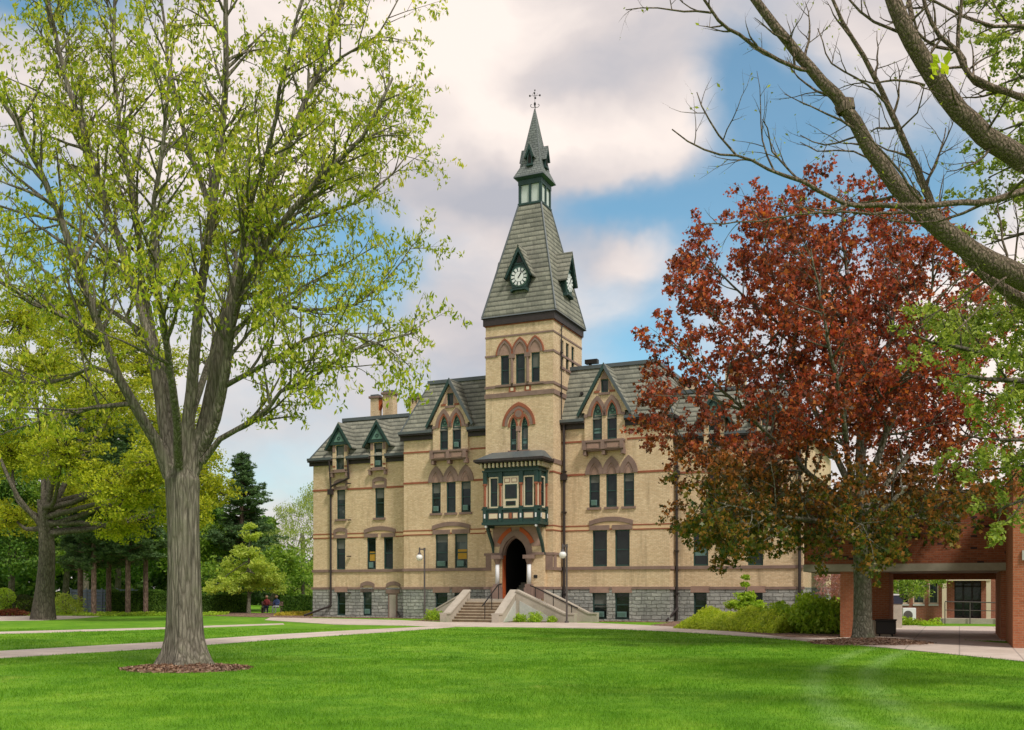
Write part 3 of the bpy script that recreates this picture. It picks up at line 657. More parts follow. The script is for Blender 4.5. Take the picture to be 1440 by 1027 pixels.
# clock dormers
for q in range(4):
    T0_ = rotT(q); T = (lambda x, y, z, T0_=T0_: T0_(CX+(x-CX)*.87, y, 20.2+(z-20.2)*.90)); ay = AY if q % 2 == 0 else 1.0
    y = CY-(half(19.25))*ay-.12
    z0 = 19.30; ze = 20.32; za = 22.05; c = CX
    g = MB(T)
    g.prism([(c-.52,z0+.08),(c+.52,z0+.08),(c+.72,ze-.35),(c+.72,ze),(c,za-.2),(c-.72,ze),(c-.72,ze-.35)], y, y+1.2, GREEN)
    g.prism([(c-.5,z0+.18),(c+.5,z0+.18),(c+.66,ze-.3),(c+.66,ze),(c,za-.5),(c-.66,ze),(c-.66,ze-.3)], y-.03, y, GREEN)
    g.prism([(c-.62,z0-.1),(c-.42,z0+.02),(c+.42,z0+.02),(c+.62,z0-.1),(c+.62,z0+.1),(c-.62,z0+.1)], y-.12, y+.5, GREEN)
    g.prism([(c-.18,21.1),(c+.18,21.1),(c,21.6)], y-.06, y-.03, DARK); g.box(c-.32, c+.32, y-.07, y-.03, 20.98, 21.06, GREEN)
    do = g.build('clock_dormer', spire)
    r_ = MB(T)
    for sg in (-1, 1):
        r_.prism([(c,za+.12),(c+sg*1.0,ze-.12),(c+sg*.92,ze-.24),(c,za-.25)], y-.22, y-.04, GREEN)
        a=(c,y-.26,za+.2); b_=(c+sg*1.05,y-.26,ze-.14); a2=(c,y+1.1,za+.2); b2=(c+sg*1.05,y+.8,ze-.14)
        r_.add([a,b_,b2,a2]+[(v[0],v[1],v[2]-.1) for v in (a,b_,b2,a2)], [(0,1,2,3),(4,5,6,7),(0,1,5,4),(1,2,6,5),(2,3,7,6)], SLATE)
    r_.build('dormer_roof', do)
    k = MB(T); cz = 20.17
    disc(k, c, cz, .64, y-.06, y-.03, GREENL, 28); disc(k, c, cz, .60, y-.066, y-.06, GREEN, 28); disc(k, c, cz, .33, y-.085, y-.066, CLOCKW, 24)
    for i in range(12):        # twelve white numeral blocks
        a = math.pi*2*i/12; ca, sa = math.cos(a), math.sin(a)
        pts = [(.36,-.06),(.57,-.09),(.57,.09),(.36,.06)]
        k.prism([(c+p*sa+w_*ca, cz+p*ca-w_*sa) for p, w_ in pts], y-.085, y-.066, CLOCKW)
    k.build('clock_face', do)
    hnd = MB(T)
    for ln, wd_, ang in ((.30,.045,R(38)), (.44,.03,R(30))):
        ca, sa = math.cos(ang), math.sin(ang)
        hnd.prism([(c+p*sa+w_*ca, cz+p*ca-w_*sa) for p, w_ in ((-.1,-wd_),(ln,-wd_*.5),(ln,wd_*.5),(-.1,wd_))], y-.11 if ln > .4 else y-.10, y-.09 if ln > .4 else y-.086, BLACK)
    hnd.build('clock_hands', do)
# weathervane
m = MB(lambda x, y, z: (CX+(x-CX)*.8, CY+(y-CY)*.8, 30.9+(z-30.9)*.68)); bx_, by_ = CX, CY
m.cyl((bx_,by_,30.9), (bx_,by_,32.75), .018, .012, BLACK, 6); m.ball((bx_,by_,31.55), .09, BLACK, 8, 6, 1.9); m.ball((bx_,by_,31.02), .07, BLACK, 8, 6)
for i in range(4):
    a = i*math.pi/2+.3; pts = [(0,31.3),(.12,31.22),(.25,31.26),(.34,31.4),(.30,31.52),(.22,31.5)]
    pp = [(bx_+r*math.cos(a), by_+r*math.sin(a), z) for r, z in pts]
    for u, v in zip(pp, pp[1:]): m.cyl(u, v, .022, .022, BLACK, 5)
    m.cyl((bx_,by_,32.3), (bx_+.36*math.cos(a), by_+.36*math.sin(a), 32.3), .012, .012, BLACK, 5)
    e_ = (bx_+.38*math.cos(a), by_+.38*math.sin(a)); m.box(e_[0]-.05, e_[0]+.05, e_[1]-.05, e_[1]+.05, 32.24, 32.36, BLACK)
    m.cyl((bx_,by_,32.05), (bx_+.2*math.cos(a), by_+.2*math.sin(a), 32.5), .01, .01, BLACK, 5)
m.ball((bx_,by_,32.78), .06, BLACK, 8, 6); m.ball((bx_,by_,32.05), .05, BLACK, 8, 6)
m.build('weathervane', spire)

# ---- bay window above the door
BD = -2.6; b0, b1 = -.6, 2.8
m = MB()
m.box(b0-.12, b1+.12, BD-.12, TD0, 5.56, 5.72, GREEN); m.box(b0-.05, b1+.05, BD-.05, TD0, 5.72, 6.42, GREEN); m.box(b0-.12, b1+.12, BD-.12, TD0, 6.42, 6.52, GREEN)
m.box(b0, b1, BD, TD0, 8.35, 8.9, GREEN); m.box(b0-.1, b1+.1, BD-.1, TD0, 8.62, 8.72, GREEN)
bay = m.build('bay_window', hall)
m = MB(); n = 15      # dentils
m.box(b0-.04, b1+.04, BD-.04, TD0, 8.9, 9.12, GREEN)
for i in range(n): x = b0-.1+(b1-b0+.2)*i/(n-1); m.prism([(BD-.02, 8.86), (BD-.28, 9.08), (BD-.28, 9.12), (BD-.02, 9.12)], x-.05, x+.05, CREAM) if False else m.box(x-.05, x+.05, BD-.24, BD-.04, 8.86, 9.11, CREAM)
for i in range(6): y = BD+.12+i*.21; m.box(b1+.04, b1+.24, y-.05, y+.05, 8.86, 9.11, CREAM); m.box(b0-.24, b0-.04, y-.05, y+.05, 8.86, 9.11, CREAM)
m.build('dentils', bay)
m = MB(); m.box(b0-.42, b1+.42, BD-.42, TD0, 9.14, 9.2, DARK); m.box(b0-.48, b1+.48, BD-.48, TD0, 9.2, 9.34, DARK)
v = [(b0-.4,BD-.4,9.34),(b1+.4,BD-.4,9.34),(b1+.4,TD0,9.34),(b0-.4,TD0,9.34),(b0+.15,TD0-.5,9.86),(b1-.15,TD0-.5,9.86),(b1-.1,TD0,9.88),(b0+.1,TD0,9.88)]
m.add(v, [(0,1,5,4),(1,2,6,5),(3,0,4,7),(4,5,6,7)], GRAYM)
m.build('bay_roof', bay)
FB = frontT(BD); SB = sideT(b1)
piers = [b0+.1, b0+1.16-.13, b0+2.24, b1-.1]
for T, ps in ((FB, [(-.52,0),(.46,0),(1.76,0),(2.7,0)]), (SB, [(-2.46,0),(-1.5,0)]), ((lambda x,y,z: (b0+y, x, z)), [(-2.46,0),(-1.5,0)])):
    for x, _ in ps:
        m = MB(T)
        m.box(x-.1, x+.1, .003, .16, 6.52, 8.36, CREAM)
        m.cyl((x,-.05,6.6), (x,-.05,7.85), .065, .065, REDT, 8); m.box(x-.11, x+.11, -.13, .02, 6.52, 6.62, GREEN)
        m.box(x-.1, x+.1, -.12, .02, 7.85, 7.95, REDT); m.box(x-.12, x+.12, -.09, .0, 7.95, 8.6, GREEN); m.box(x-.1, x+.1, -.12, -.0, 5.73, 6.42, GREEN); m.box(x-.045, x+.045, -.135, -.12, 5.95, 6.2, WHITE)
        m.build('colonnette', bay)
def bwin(T, x0, x1, z0, z1, ac=False):
    m = MB(T); m.box(x0-.07, x0, -.02, .1, z0-.07, z1+.07, CREAM); m.box(x1, x1+.07, -.02, .1, z0-.07, z1+.07, CREAM); m.box(x0, x1, -.02, .1, z1, z1+.07, CREAM); m.box(x0, x1, -.03, .1, z0-.08, z0, CREAM)
    m.box(x0, x0+.05, .03, .1, z0, z1, GREEN); m.box(x1-.05, x1, .03, .1, z0, z1, GREEN); m.box(x0+.05, x1-.05, .03, .1, (z0+z1)/2-.03, (z0+z1)/2+.03, GREEN); m.box(x0+.05, x1-.05, .03, .1, z0, z0+.07, GREEN); m.box(x0+.05, x1-.05, .03, .1, z1-.05, z1, GREEN)
    o = m.build('window', bay); p = MB(T); p.box(x0+.02, x1-.02, .07, .09, z0, z1, GLASS); p.build('pane', o)
bwin(FB, -.2, .26, 6.62, 8.26); bwin(FB, 1.97, 2.47, 6.62, 8.26); bwin(SB, -2.25, -1.7, 6.62, 8.26)
m = MB(FB)       # cream centre panel with small window
m.box(.62, 1.6, -.03, .1, 6.53, 8.34, CREAM)
for x in (.7, 1.15): m.box(x, x+.36, -.045, -.03, 7.98, 8.24, PINK); m.box(x+.05, x+.31, -.055, -.045, 8.02, 8.2, CREAM)
m.box(.74, 1.50, -.045, -.03, 7.05, 7.88, GREEN); m.box(.8, 1.42, -.05, -.03, 6.66, 6.92, GREEN); m.box(.85, 1.37, -.055, -.05, 6.7, 6.88, BLACK)
cp = m.build('centre_panel', bay); p = MB(FB); p.box(.80, 1.44, -.055, -.045, 7.11, 7.82, GLASS); p.build('pane', cp)
m = MB(FB)       # apron panels
for x0, x1 in ((-.28,.3), (.66,.98), (1.06,1.16), (1.24,1.56), (1.94,2.52)): m.box(x0, x1, -.075, -.05, 5.9, 6.24, PINK); m.box(x0+.03, x1-.03, -.085, -.075, 5.94, 6.2, CREAM)
m.box(1.04, 1.18, -.09, -.05, 5.9, 6.24, REDT); m.build('apron_panel', bay)
m = MB(SB); m.box(-2.2, -1.75, -.075, -.05, 5.9, 6.24, CREAM); m.build('apron_panel', bay)
for x in (b0+.12, b1-.12):        # curved green brackets
    m = MB(lambda a, y, z, x=x: (x+y, a, z))
    pts_o = [(-2.55+.95*math.sin(t*math.pi/2*.98)**1.4, 5.5-1.65*t) for t in [i/8 for i in range(9)]]
    pts_i = [(p[0]-.0+.16+.1*(1-i/8), p[1]+.02) for i, p in enumerate(pts_o)]
    m.band([(min(p[0], -1.36), p[1]) for p in pts_i], [(min(p[0], -1.45), p[1]) for p in pts_o], -.07, .07, GREEN)
    m.box(-2.6, -1.4, -.09, .09, 5.42, 5.56, GREEN); m.box(-1.62, -1.4, -.08, .08, 3.84, 4.0, GREEN); m.box(-1.6, -1.45, -.06, .06, 3.9, 5.45, GREEN)
    m.build('bracket', bay); mm_ = MB(); mm_.ball((x, BD-.02, 5.48), .09, WHITE, 8, 6); mm_.build('pendant', bay)

# ---- portal
P0 = frontT(-1.62)
m = MB(P0)
inn = parch(.1,1.66,3.85,4.98)
m.wall([(-.6,-.2),(.1,-.2),(.1,3.85)]+inn[1:-1]+[(1.66,3.85),(1.66,-.2),(2.75,-.2),(2.75,5.56),(-.6,5.56)], [], 0, .27, BUFF)
m.add([(2.75,0,-.2),(2.75,.27,-.2),(2.75,.27,5.56),(2.75,0,5.56)], [(0,1,2,3)], BUFF); m.add([(-.6,0,-.2),(-.6,.27,-.2),(-.6,.27,5.56),(-.6,0,5.56)], [(0,1,2,3)], BUFF)
m.band(inn, [(p[0], p[1]) for p in parch(-.08,2.02,3.98,5.33)], -.05, .2, BROWN)
m.prism([(-.5,4.35),(-.5,5.5),(2.6,5.5),(2.6,4.35),(2.03,4.35)]+[p for p in reversed(parch(-.075,2.015,3.98,5.325)) if p[1] > 4.36]+[(-.09,4.35)], -.02, .02, PINK)
po = m.build('portal', hall)
m = MB(P0)
full_i = parch(-.085,2.025,3.98,5.335); full_o = parch(-.33,2.27,3.98,5.56)
m.band(full_i[2:7], full_o[2:7], -.07, .0, ORANGE); m.band(full_i[8:13], full_o[8:13], -.07, .0, ORANGE)
m.band(parch(.17,1.59,3.85,4.87), parch(.11,1.65,3.85,4.97), .12, .4, BROWN)
m.build('arch', po)
m = MB(P0); m.box(-.62, .06, -.1, .0, 3.84, 3.98, BROWN); m.box(1.74, 2.77, -.1, 0, 3.84, 3.98, BROWN); m.box(-.62, .08, -.08, .3, 1.3, 2.0, BROWN); m.box(1.7, 2.77, -.08, .3, 1.3, 2.0, BROWN)
m.box(2.12, 2.34, -.03, 0, 2.5, 2.68, BLACK); m.build('impost', po)
for x in (-.12, 1.9):
    m = MB(P0); m.cyl((x,-.2,2.15), (x,-.2,3.3), .125, .115, WHITE, 14); c_ = m.build('column', po, smooth=True)
    m = MB(P0); m.box(x-.24, x+.24, -.42, .0, 1.3, 1.95, BROWN); m.box(x-.19, x+.19, -.38, .0, 1.95, 2.15, BROWN); m.build('base', c_)
    m = MB(P0); m.cyl((x,-.2,3.3), (x,-.2,3.62), .13, .24, BROWN, 10); m.box(x-.3, x+.3, -.46, .02, 3.62, 3.84, BROWN); m.build('capital', c_)
m = MB(P0); m.box(.105, .16, .02, .38, 1.3, 3.84, ORANGE); m.box(.16, .175, .08, .32, 1.6, 2.5, ORANGE); m.build('door', po)
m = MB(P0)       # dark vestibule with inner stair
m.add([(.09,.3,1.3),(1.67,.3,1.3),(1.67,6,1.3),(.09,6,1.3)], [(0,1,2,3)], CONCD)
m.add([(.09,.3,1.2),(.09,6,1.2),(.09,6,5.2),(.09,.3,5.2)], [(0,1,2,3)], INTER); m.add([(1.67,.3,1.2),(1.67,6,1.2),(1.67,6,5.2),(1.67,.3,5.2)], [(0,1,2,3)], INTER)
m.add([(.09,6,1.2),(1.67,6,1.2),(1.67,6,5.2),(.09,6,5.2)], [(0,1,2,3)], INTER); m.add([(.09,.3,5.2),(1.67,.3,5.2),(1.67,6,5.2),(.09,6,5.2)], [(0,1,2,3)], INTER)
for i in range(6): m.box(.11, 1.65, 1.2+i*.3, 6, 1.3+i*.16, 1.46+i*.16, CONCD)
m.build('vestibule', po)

# ---- downpipes
def pipe(pts, r=.07, hopper=None):
    m = MB()
    for a, b in zip(pts, pts[1:]): m.cyl(a, b, r, r, DARK, 8)
    for a in pts[1:-1]: m.ball(a, r*1.05, DARK, 8, 6)
    if hopper: m.box(hopper[0]-.16, hopper[0]+.16, hopper[1]-.14, hopper[1]+.14, hopper[2]-.35, hopper[2], DARK)
    z = min(p[2] for p in pts)+1.5
    while z < max(p[2] for p in pts)-1: m.box(pts[1][0]-r*1.5, pts[1][0]+r*1.5, pts[1][1]-.1, pts[1][1]+.14, z, z+.06, DARK); z += 2.4
    m.build('downpipe', hall)
pipe([(3.42,-.2,11.55), (3.42,-.16,8.9), (3.42,-.16,.1), (3.7,-.6,.05)], .085, (3.42,-.18,8.6))
pipe([(9.92,.70,11.5), (9.92,.78,8.9), (9.92,.78,.1)], .08, (9.92,.78,8.6))
pipe([(10.0,.78,.8), (9.6,-.2,.1)], .06)
pipe([(-12.15,.62,10.4), (-12.15,.75,9.2), (-13.6,.8,8.7), (-13.6,.8,.75), (-15.3,.2,.1)], .07, (-13.6,.78,8.5))
pipe([(-13.6,.62,10.4), (-13.6,.8,8.7), (-13.6,.8,8.4)], .06)
pipe([(3.16+.14,.05,17.4), (3.34,-.35,17.2), (3.34,-.35,11.8)], .035)
pipe([(16.7,.8,10.3), (16.7,.82,8.5), (16.7,.82,.1)], .08)
pipe([(-8.5,.84,.4), (-7.9,.2,.12), (-7.9,.1,.1)], .05)
# ---- chimneys
def chimney(x, y, w, dp, z0, z1, pots=False):
    m = MB(); m.box(x, x+w, y, y+dp, z0, z1-.5, BUFF); m.box(x-.06, x+w+.06, y-.06, y+dp+.06, z0+.55, z0+.7, BROWN)
    if pots:
        for i in range(3): m.box(x+.02+i*(w-.2)/2, x+.18+i*(w-.2)/2, y, y+dp, z1-.5, z1-.15, BUFF)
        m.box(x+.05, x+w-.05, y+.12, y+dp-.1, z1-.5, z1-.15, INTER)
    else: m.box(x, x+w, y, y+dp, z1-.5, z1-.15, BUFF)
    m.box(x-.1, x+w+.1, y-.1, y+dp+.1, z1-.15, z1, BROWN); m.box(x-.0, x+w+.0, y-.0, y+dp+.0, z1, z1+.12, GRAYM)
    return m.build('chimney', hall)
chimney(-13.15, 5.0, .62, .5, 12.9, 15.4); chimney(-12.15, 5.0, .82, .6, 12.9, 15.6)
m = MB(); m.band([(-12.53,14.4),(-12.42,14.7),(-12.15,15.0)], [(-12.53,15.1),(-12.42,15.12),(-12.15,15.15)], 5.1, 5.45, ORANGE); m.build('chimney', hall)
chimney(-9.4, 4.0, .72, .6, 12.9, 14.9, True)
chimney(9.2, 4.0, .95, .8, 12.9, 14.0+.4, True); chimney(11.9, 4.4, 1.1, .9, 12.9, 15.2)
m = MB(); m.cyl((3.6,3.9,15.0), (3.6,3.9,16.0), .1, .1, BLACK, 8); m.box(3.3, 4.1, 3.7, 4.1, 15.9, 16.15, BLACK); m.build('roof_vent', hall)
m = MB(); m.cyl((4.25,.9,13.3), (4.25,.55,13.42), .1, .1, BLACK, 8); m.build('roof_vent', hall)

STEPT = simple('worn_step', (.42,.34,.25), .9, .3, 2.5); STEPD = simple('stained_riser', (.24,.17,.11), .9, .35, 2.5)
# ------------------------------------------------------------------ entrance stairs
st = empty('entrance_stairs', L2W(1.2, -3, 0), -TH); tag(st, 'weathered concrete entrance steps with sloping parapets before the hall door', 'stairs')
LS = lambda x, y, z: (x-1.2, y+3, z)
def part(name, fn, parent, T=LS, bevel=0): m = MB(T); fn(m); return m.build(name, parent, bevel=bevel)
part('landing', lambda m: m.box(-1.5, 2.6, -3.0, -1.66, 0, 1.29, CONC), st)
for i in range(8):
    z = 1.29-.16*(i+1)
    part('step', lambda m: (m.box(-1.5, 1.25, -3.0-.27*(i+1)+.025, -3.0-.27*i+.0, 0, z-.05, STEPD), m.box(-1.5, 1.25, -3.0-.27*(i+1), -3.0-.27*i, z-.05, z, STEPT)), st)
    part('step', lambda m: (m.box(2.6+.30*i, 2.6+.30*(i+1)-.025, -2.85, -1.7, 0, z-.05, STEPD), m.box(2.6+.30*i, 2.6+.30*(i+1), -2.85, -1.7, z-.05, z, STEPT)), st)
yT = lambda s: (lambda x, y, z: (s+y-1.2, x+3, z))       # profile in d,z thick along s
def parapet(prof, s0, s1, alongd=True):
    if alongd: T = lambda x, y, z: (y-1.2, x+3, z)
    else: T = LS
    m = MB(T)
    m.prism(prof, s0, s1, CONC)
    # coping slab on the sloping edge
    top = prof[2:]
    m.prism(top+[(p[0], p[1]+.09) for p in reversed(top)], s0-.04, s1+.04, CONC)
    return m.build('parapet', st)
def sl(x0, z0, x1, z1, x2):      # ground profile: slope from (x0,z0) down to (x1,z1) then a block to x2
    return [(x0, 0), (x2, 0), (x2, z1), (x1, z1), (x0, z0)]
parapet(sl(-3.0, 1.74, -5.1, .44, -5.55), 1.27, 1.70)
parapet(sl(-2.6, 1.74, -5.1, .44, -5.55), -1.93, -1.52)
parapet(sl(1.72, 1.74, 4.65, .44, 5.25), -3.3, -2.87, False)
parapet(sl(2.75, 1.74, 5.5, .44, 6.0), -1.68, -1.36, False)
parapet(sl(-1.94, 1.66, -4.1, .55, -4.5), -2.35, -2.0, False)
part('wall_panel', lambda m: m.prism([(1.95, .05), (4.25, .05), (1.95, 1.2)], -3.325, -3.3, CONCW), st)
part('wall_panel', lambda m: m.prism([(-3.3, .05), (-4.95, .05), (-3.3, 1.2)], 1.70, 1.725, CONCW), st, T=lambda x, y, z: (y-1.2, x+3, z))
def rail(name_label, pts, posts):
    o = MB(); 
    for a, b in zip(pts, pts[1:]): o.cyl(a, b, .035, .035, BLACK, 8)
    for p in pts: o.ball(p, .036, BLACK, 8, 6)
    root = empty('handrail', Vector(posts[0][0])); tag(root, name_label, 'handrail', 'handrails of the entrance stairs')
    off = -Vector(posts[0][0])
    for lst in (o.v,): o.v = [tuple(Vector(p)+off) for p in lst]
    o.build('rail', root)
    for a, b in posts:
        q = MB(); q.cyl(Vector(a)+off, Vector(b)+off, .024, .024, BLACK, 8); q.build('post', root)
def hp(s, d, z): return tuple(L2W(s, d, z))
rail('black iron handrail down the front flight of steps', [hp(.5,-2.6,2.15), hp(.5,-3.05,2.1), hp(.5,-5.0,.98), hp(.5,-5.15,.92)],
     [(hp(.5,-4.8,.16), hp(.5,-4.8,1.06)), (hp(.5,-3.9,.7), hp(.5,-3.9,1.6)), (hp(.5,-3.0,1.29), hp(.5,-3.0,2.1))])
rail('thick black iron handrail slanting down behind the right parapet', [hp(2.3,-2.55,2.05), hp(2.6,-2.55,1.95), hp(5.0,-2.55,.85), hp(5.15,-2.55,.8)],
     [(hp(4.8,-2.55,.1), hp(4.8,-2.55,.93)), (hp(3.7,-2.55,.6), hp(3.7,-2.55,1.44)), (hp(2.6,-2.55,1.29), hp(2.6,-2.55,1.95))])

# ------------------------------------------------------------------ lamps
def lamp(loc, h, label, arm):
    root = empty('street_lamp', loc); tag(root, label, 'lamp post', 'globe lamp posts before the hall')
    m = MB(); m.cyl((0,0,0), (0,0,.12), .13, .11, POLE, 12); m.cyl((0,0,.12), (0,0,h), .055, .05, POLE, 10); m.build('pole', root)
    m = MB(); m.box(-arm-.05, .05, -.04, .04, h-.05, h+.03, POLE); m.box(-arm-.04, -arm+.04, -.05, .05, h-.22, h+.10, POLE); m.box(-.06, .06, -.06, .06, h-.1, h+.08, POLE); m.build('arm', root)
    m = MB(); m.cyl((-arm,0,h-.34), (-arm,0,h-.2), .12, .07, POLE, 12); m.build('fitter', root)
    m = MB(); m.ball((-arm,0,h-.5), .2, GLOBE, 20, 14); m.build('globe', root, smooth=True)
L1p = at(597, 872, 59.5); lamp((L1p.x, 59.5, 0), 4.25, 'dark lamp post with white globe in front of the left windows', .3)
lamp((at(797, 0, 54.2).x, 54.2, 0), 4.22, 'dark lamp post with white globe beside the right stair parapet', .22)

# ------------------------------------------------------------------ red brick link building over a passage
lb = empty('red_brick_building', L2W(20.5, -15.3, 0), -TH)
tag(lb, 'low red brick building raised on piers over a covered passage behind the red maple', 'building')
LT = lambda x, y, z: (x-20.5, y+15.3, z)
def pl(name, parent, *boxes):
    m = MB(LT)
    for b in boxes: m.box(*b)
    return m.build(name, parent)
pl('wall', lb, (19.15, 26.3, -15.25, -9.0, 2.78, 5.3, REDB))
pl('roof', lb, (19.0, 26.05, -15.42, -8.9, 5.3, 5.42, DARK))
pl('beam', lb, (19.13, 26.2, -15.35, -9.0, 2.50, 2.775, CONCD))
pl('beam', lb, (20.9, 26.2, -9.6, -8.98, 2.24, 2.496, BROWNB))
pl('pier', lb, (20.48, 21.05, -15.3, -14.3, 0, 2.497, BROWNB))
pl('pier', lb, (21.35, 22.05, -12.6, -9.7, 0, 2.497, BROWNB))
pl('pier', lb, (20.6, 21.3, -10.2, -9.2, 0, 2.497, BROWNB))
pl('side_wall', lb, (25.95, 26.1, -15.2, -9.1, 0, 2.496, BROWNB))
pl('low_wall', lb, (21.5, 22.3, -14.2, -12.7, 0, .62, CONCD))
w = pl('wall', lb, (26.1, 34, -20.4, -9, -.1, 5.6, BROWNB))
pl('lintel', w, (26.35, 31, -20.47, -20.38, 2.72, 3.02, CONCW))
# courtyard building seen through the passage
cb = empty('courtyard_building', L2W(24, 3.7, 0), -TH); tag(cb, 'red brick building with white framed glass entrance seen through the passage', 'building')
LT = lambda x, y, z: (x-24, y-3.7, z)
X1 = lambda px: (lambda k: (60*k+3.7*(k*CU-SU))/(CU+k*SU))((px-720)/1400)
e0_, e1_ = X1(1325), X1(1393); wx = [X1(v) for v in (1262, 1281, 1303, 1324)]
cw_ = MB(LT); cw_.wall([(18,-.1),(40,-.1),(40,5),(18,5)], [[(wx[0],1.05),(wx[1]-.1,1.05),(wx[1]-.1,2.5),(wx[0],2.5)],[(wx[1]+.1,1.05),(wx[2]-.1,1.05),(wx[2]-.1,2.5),(wx[1]+.1,2.5)],[(wx[2]+.1,1.05),(wx[3]-.15,1.05),(wx[3]-.15,2.5),(wx[2]+.1,2.5)],[(e0_+.6,.3),(e1_-.45,.3),(e1_-.45,2.55),(e0_+.6,2.55)]], 3.7, .3, brickmat('courtyard_brick', (.29,.10,.055), (.36,.14,.085), (.35,.22,.17), .22, .08, .012)); cw_.build('wall', cb)
m = MB(LT); m.box(17.9, 40.1, 3.5, 10, 5.0, 5.3, CONCD); m.build('roof', cb)
for a, b in ((wx[0], wx[1]-.1), (wx[1]+.1, wx[2]-.1), (wx[2]+.1, wx[3]-.15)):
    m = MB(LT); m.box(a, a+.06, 3.78, 3.86, 1.05, 2.5, CREAM); m.box(b-.06, b, 3.78, 3.86, 1.05, 2.5, CREAM); m.box(a, b, 3.78, 3.86, 1.05, 1.12, CREAM); m.box((a+b)/2-.03, (a+b)/2+.03, 3.8, 3.86, 1.12, 2.5, GREEN); m.box(a, b, 3.66, 3.72, .95, 1.04, CONCW); o = m.build('window', cb)
    m = MB(LT); m.box(a+.06, b-.06, 3.84, 3.85, 1.12, 2.5, GLASS); m.build('pane', o)
m = MB(LT); m.box(e0_, e0_+.22, 3.1, 3.3, 0, 2.3, CREAM); m.box(e1_-.22, e1_, 3.1, 3.3, 0, 2.3, CREAM); m.box(e0_, e1_, 3.05, 3.69, 2.3, 2.66, CREAM); m.build('entrance_frame', cb)
m = MB(LT); m.box(e0_-.1, e1_+2, 2.6, 3.69, 0, .3, CONC); m.build('step', cb)
a = e0_+.6; b = e1_-.45
m = MB(LT)
for i in range(4): x = a+(b-a)*i/3; m.box(x-.05, x+.05, 3.85, 3.95, .3, 2.55, BLACK)
m.box(a, b, 3.85, 3.95, 1.95, 2.05, BLACK); m.box(a, b, 3.85, 3.95, .3, .42, BLACK); m.box(a, b, 3.86, 3.94, 1.2, 1.28, BLACK); o = m.build('door', cb)
m = MB(LT); m.box(a, b, 3.9, 3.91, .4, 2.5, GLASS); m.build('pane', o)
m = MB(lambda x, y, z: (x, y, z)); 
hr = empty('ramp_railing', L2W(e1_-1.2, 2.5, 0), -TH); tag(hr, 'grey metal railing in front of the glass entrance beyond the passage', 'railing')
m = MB(); m.cyl((-1,0,1.2), (3.5,0,1.1), .03, .03, POLE, 6); m.cyl((-1,0,.75), (3.5,0,.7), .02, .02, POLE, 6)
m.build('rail', hr)
for x in (-1, .2, 1.5, 2.8): m = MB(); m.cyl((x,0,0), (x,0,1.17), .025, .025, POLE, 6); m.build('post', hr)
# bin, white unit, block by the passage
bn = empty('litter_bin', L2W(*W2L(*gp(1246, 896)), 0), -TH); tag(bn, 'low black square litter box beside the pier of the passage', 'bin')
m = MB(); m.box(-.35,.35,-.3,.3,.12,.62,BLACK); m.build('body', bn, bevel=.03); m = MB(); m.box(-.38,.38,-.33,.33,.62,.68,BLACK); m.build('lid', bn, bevel=.02)
m = MB(); 
for x in (-.25,.2): m.box(x,x+.06,-.2,.2,0,.12,BLACK)
m.build('foot', bn)
q = at(1258, 0, 47); ub = empty('recycling_bin', (q.x, 47, 0)); tag(ub, 'slim pale recycling bin with dark blue hood in the passage mouth', 'bin')
m = MB(); m.prism([(-.25,0),(.25,0),(.27,1.15),(-.27,1.15)], -.25, .25, CONC); m.build('body', ub); m = MB(); m.prism([(-.28,1.15),(.28,1.15),(.3,1.3),(.05,1.55),(-.28,1.55)], -.28, .28, simple('blue_hood', (.04,.045,.07), .4)); m.box(-.3,.1,-.3,.3,1.55,1.62,WHITE); m.build('hood', ub)
q = at(1277, 0, 53.2); ac = empty('cooling_unit', (q.x, 53.2, 0)); tag(ac, 'small white outdoor cooling unit against the far brick wall', 'machine')
m = MB(); m.box(-.35,.35,-.2,.2,.08,.85,WHITE); m.build('casing', ac, bevel=.02); m = MB(); m.cyl((-.08,-.21,.46),(-.08,-.2,.46),.25,.25,POLE,16); m.build('fan_grille', ac); m = MB(); m.box(-.3,-.2,-.2,.2,0,.08,POLE); m.box(.2,.3,-.2,.2,0,.08,POLE); m.build('foot', ac)

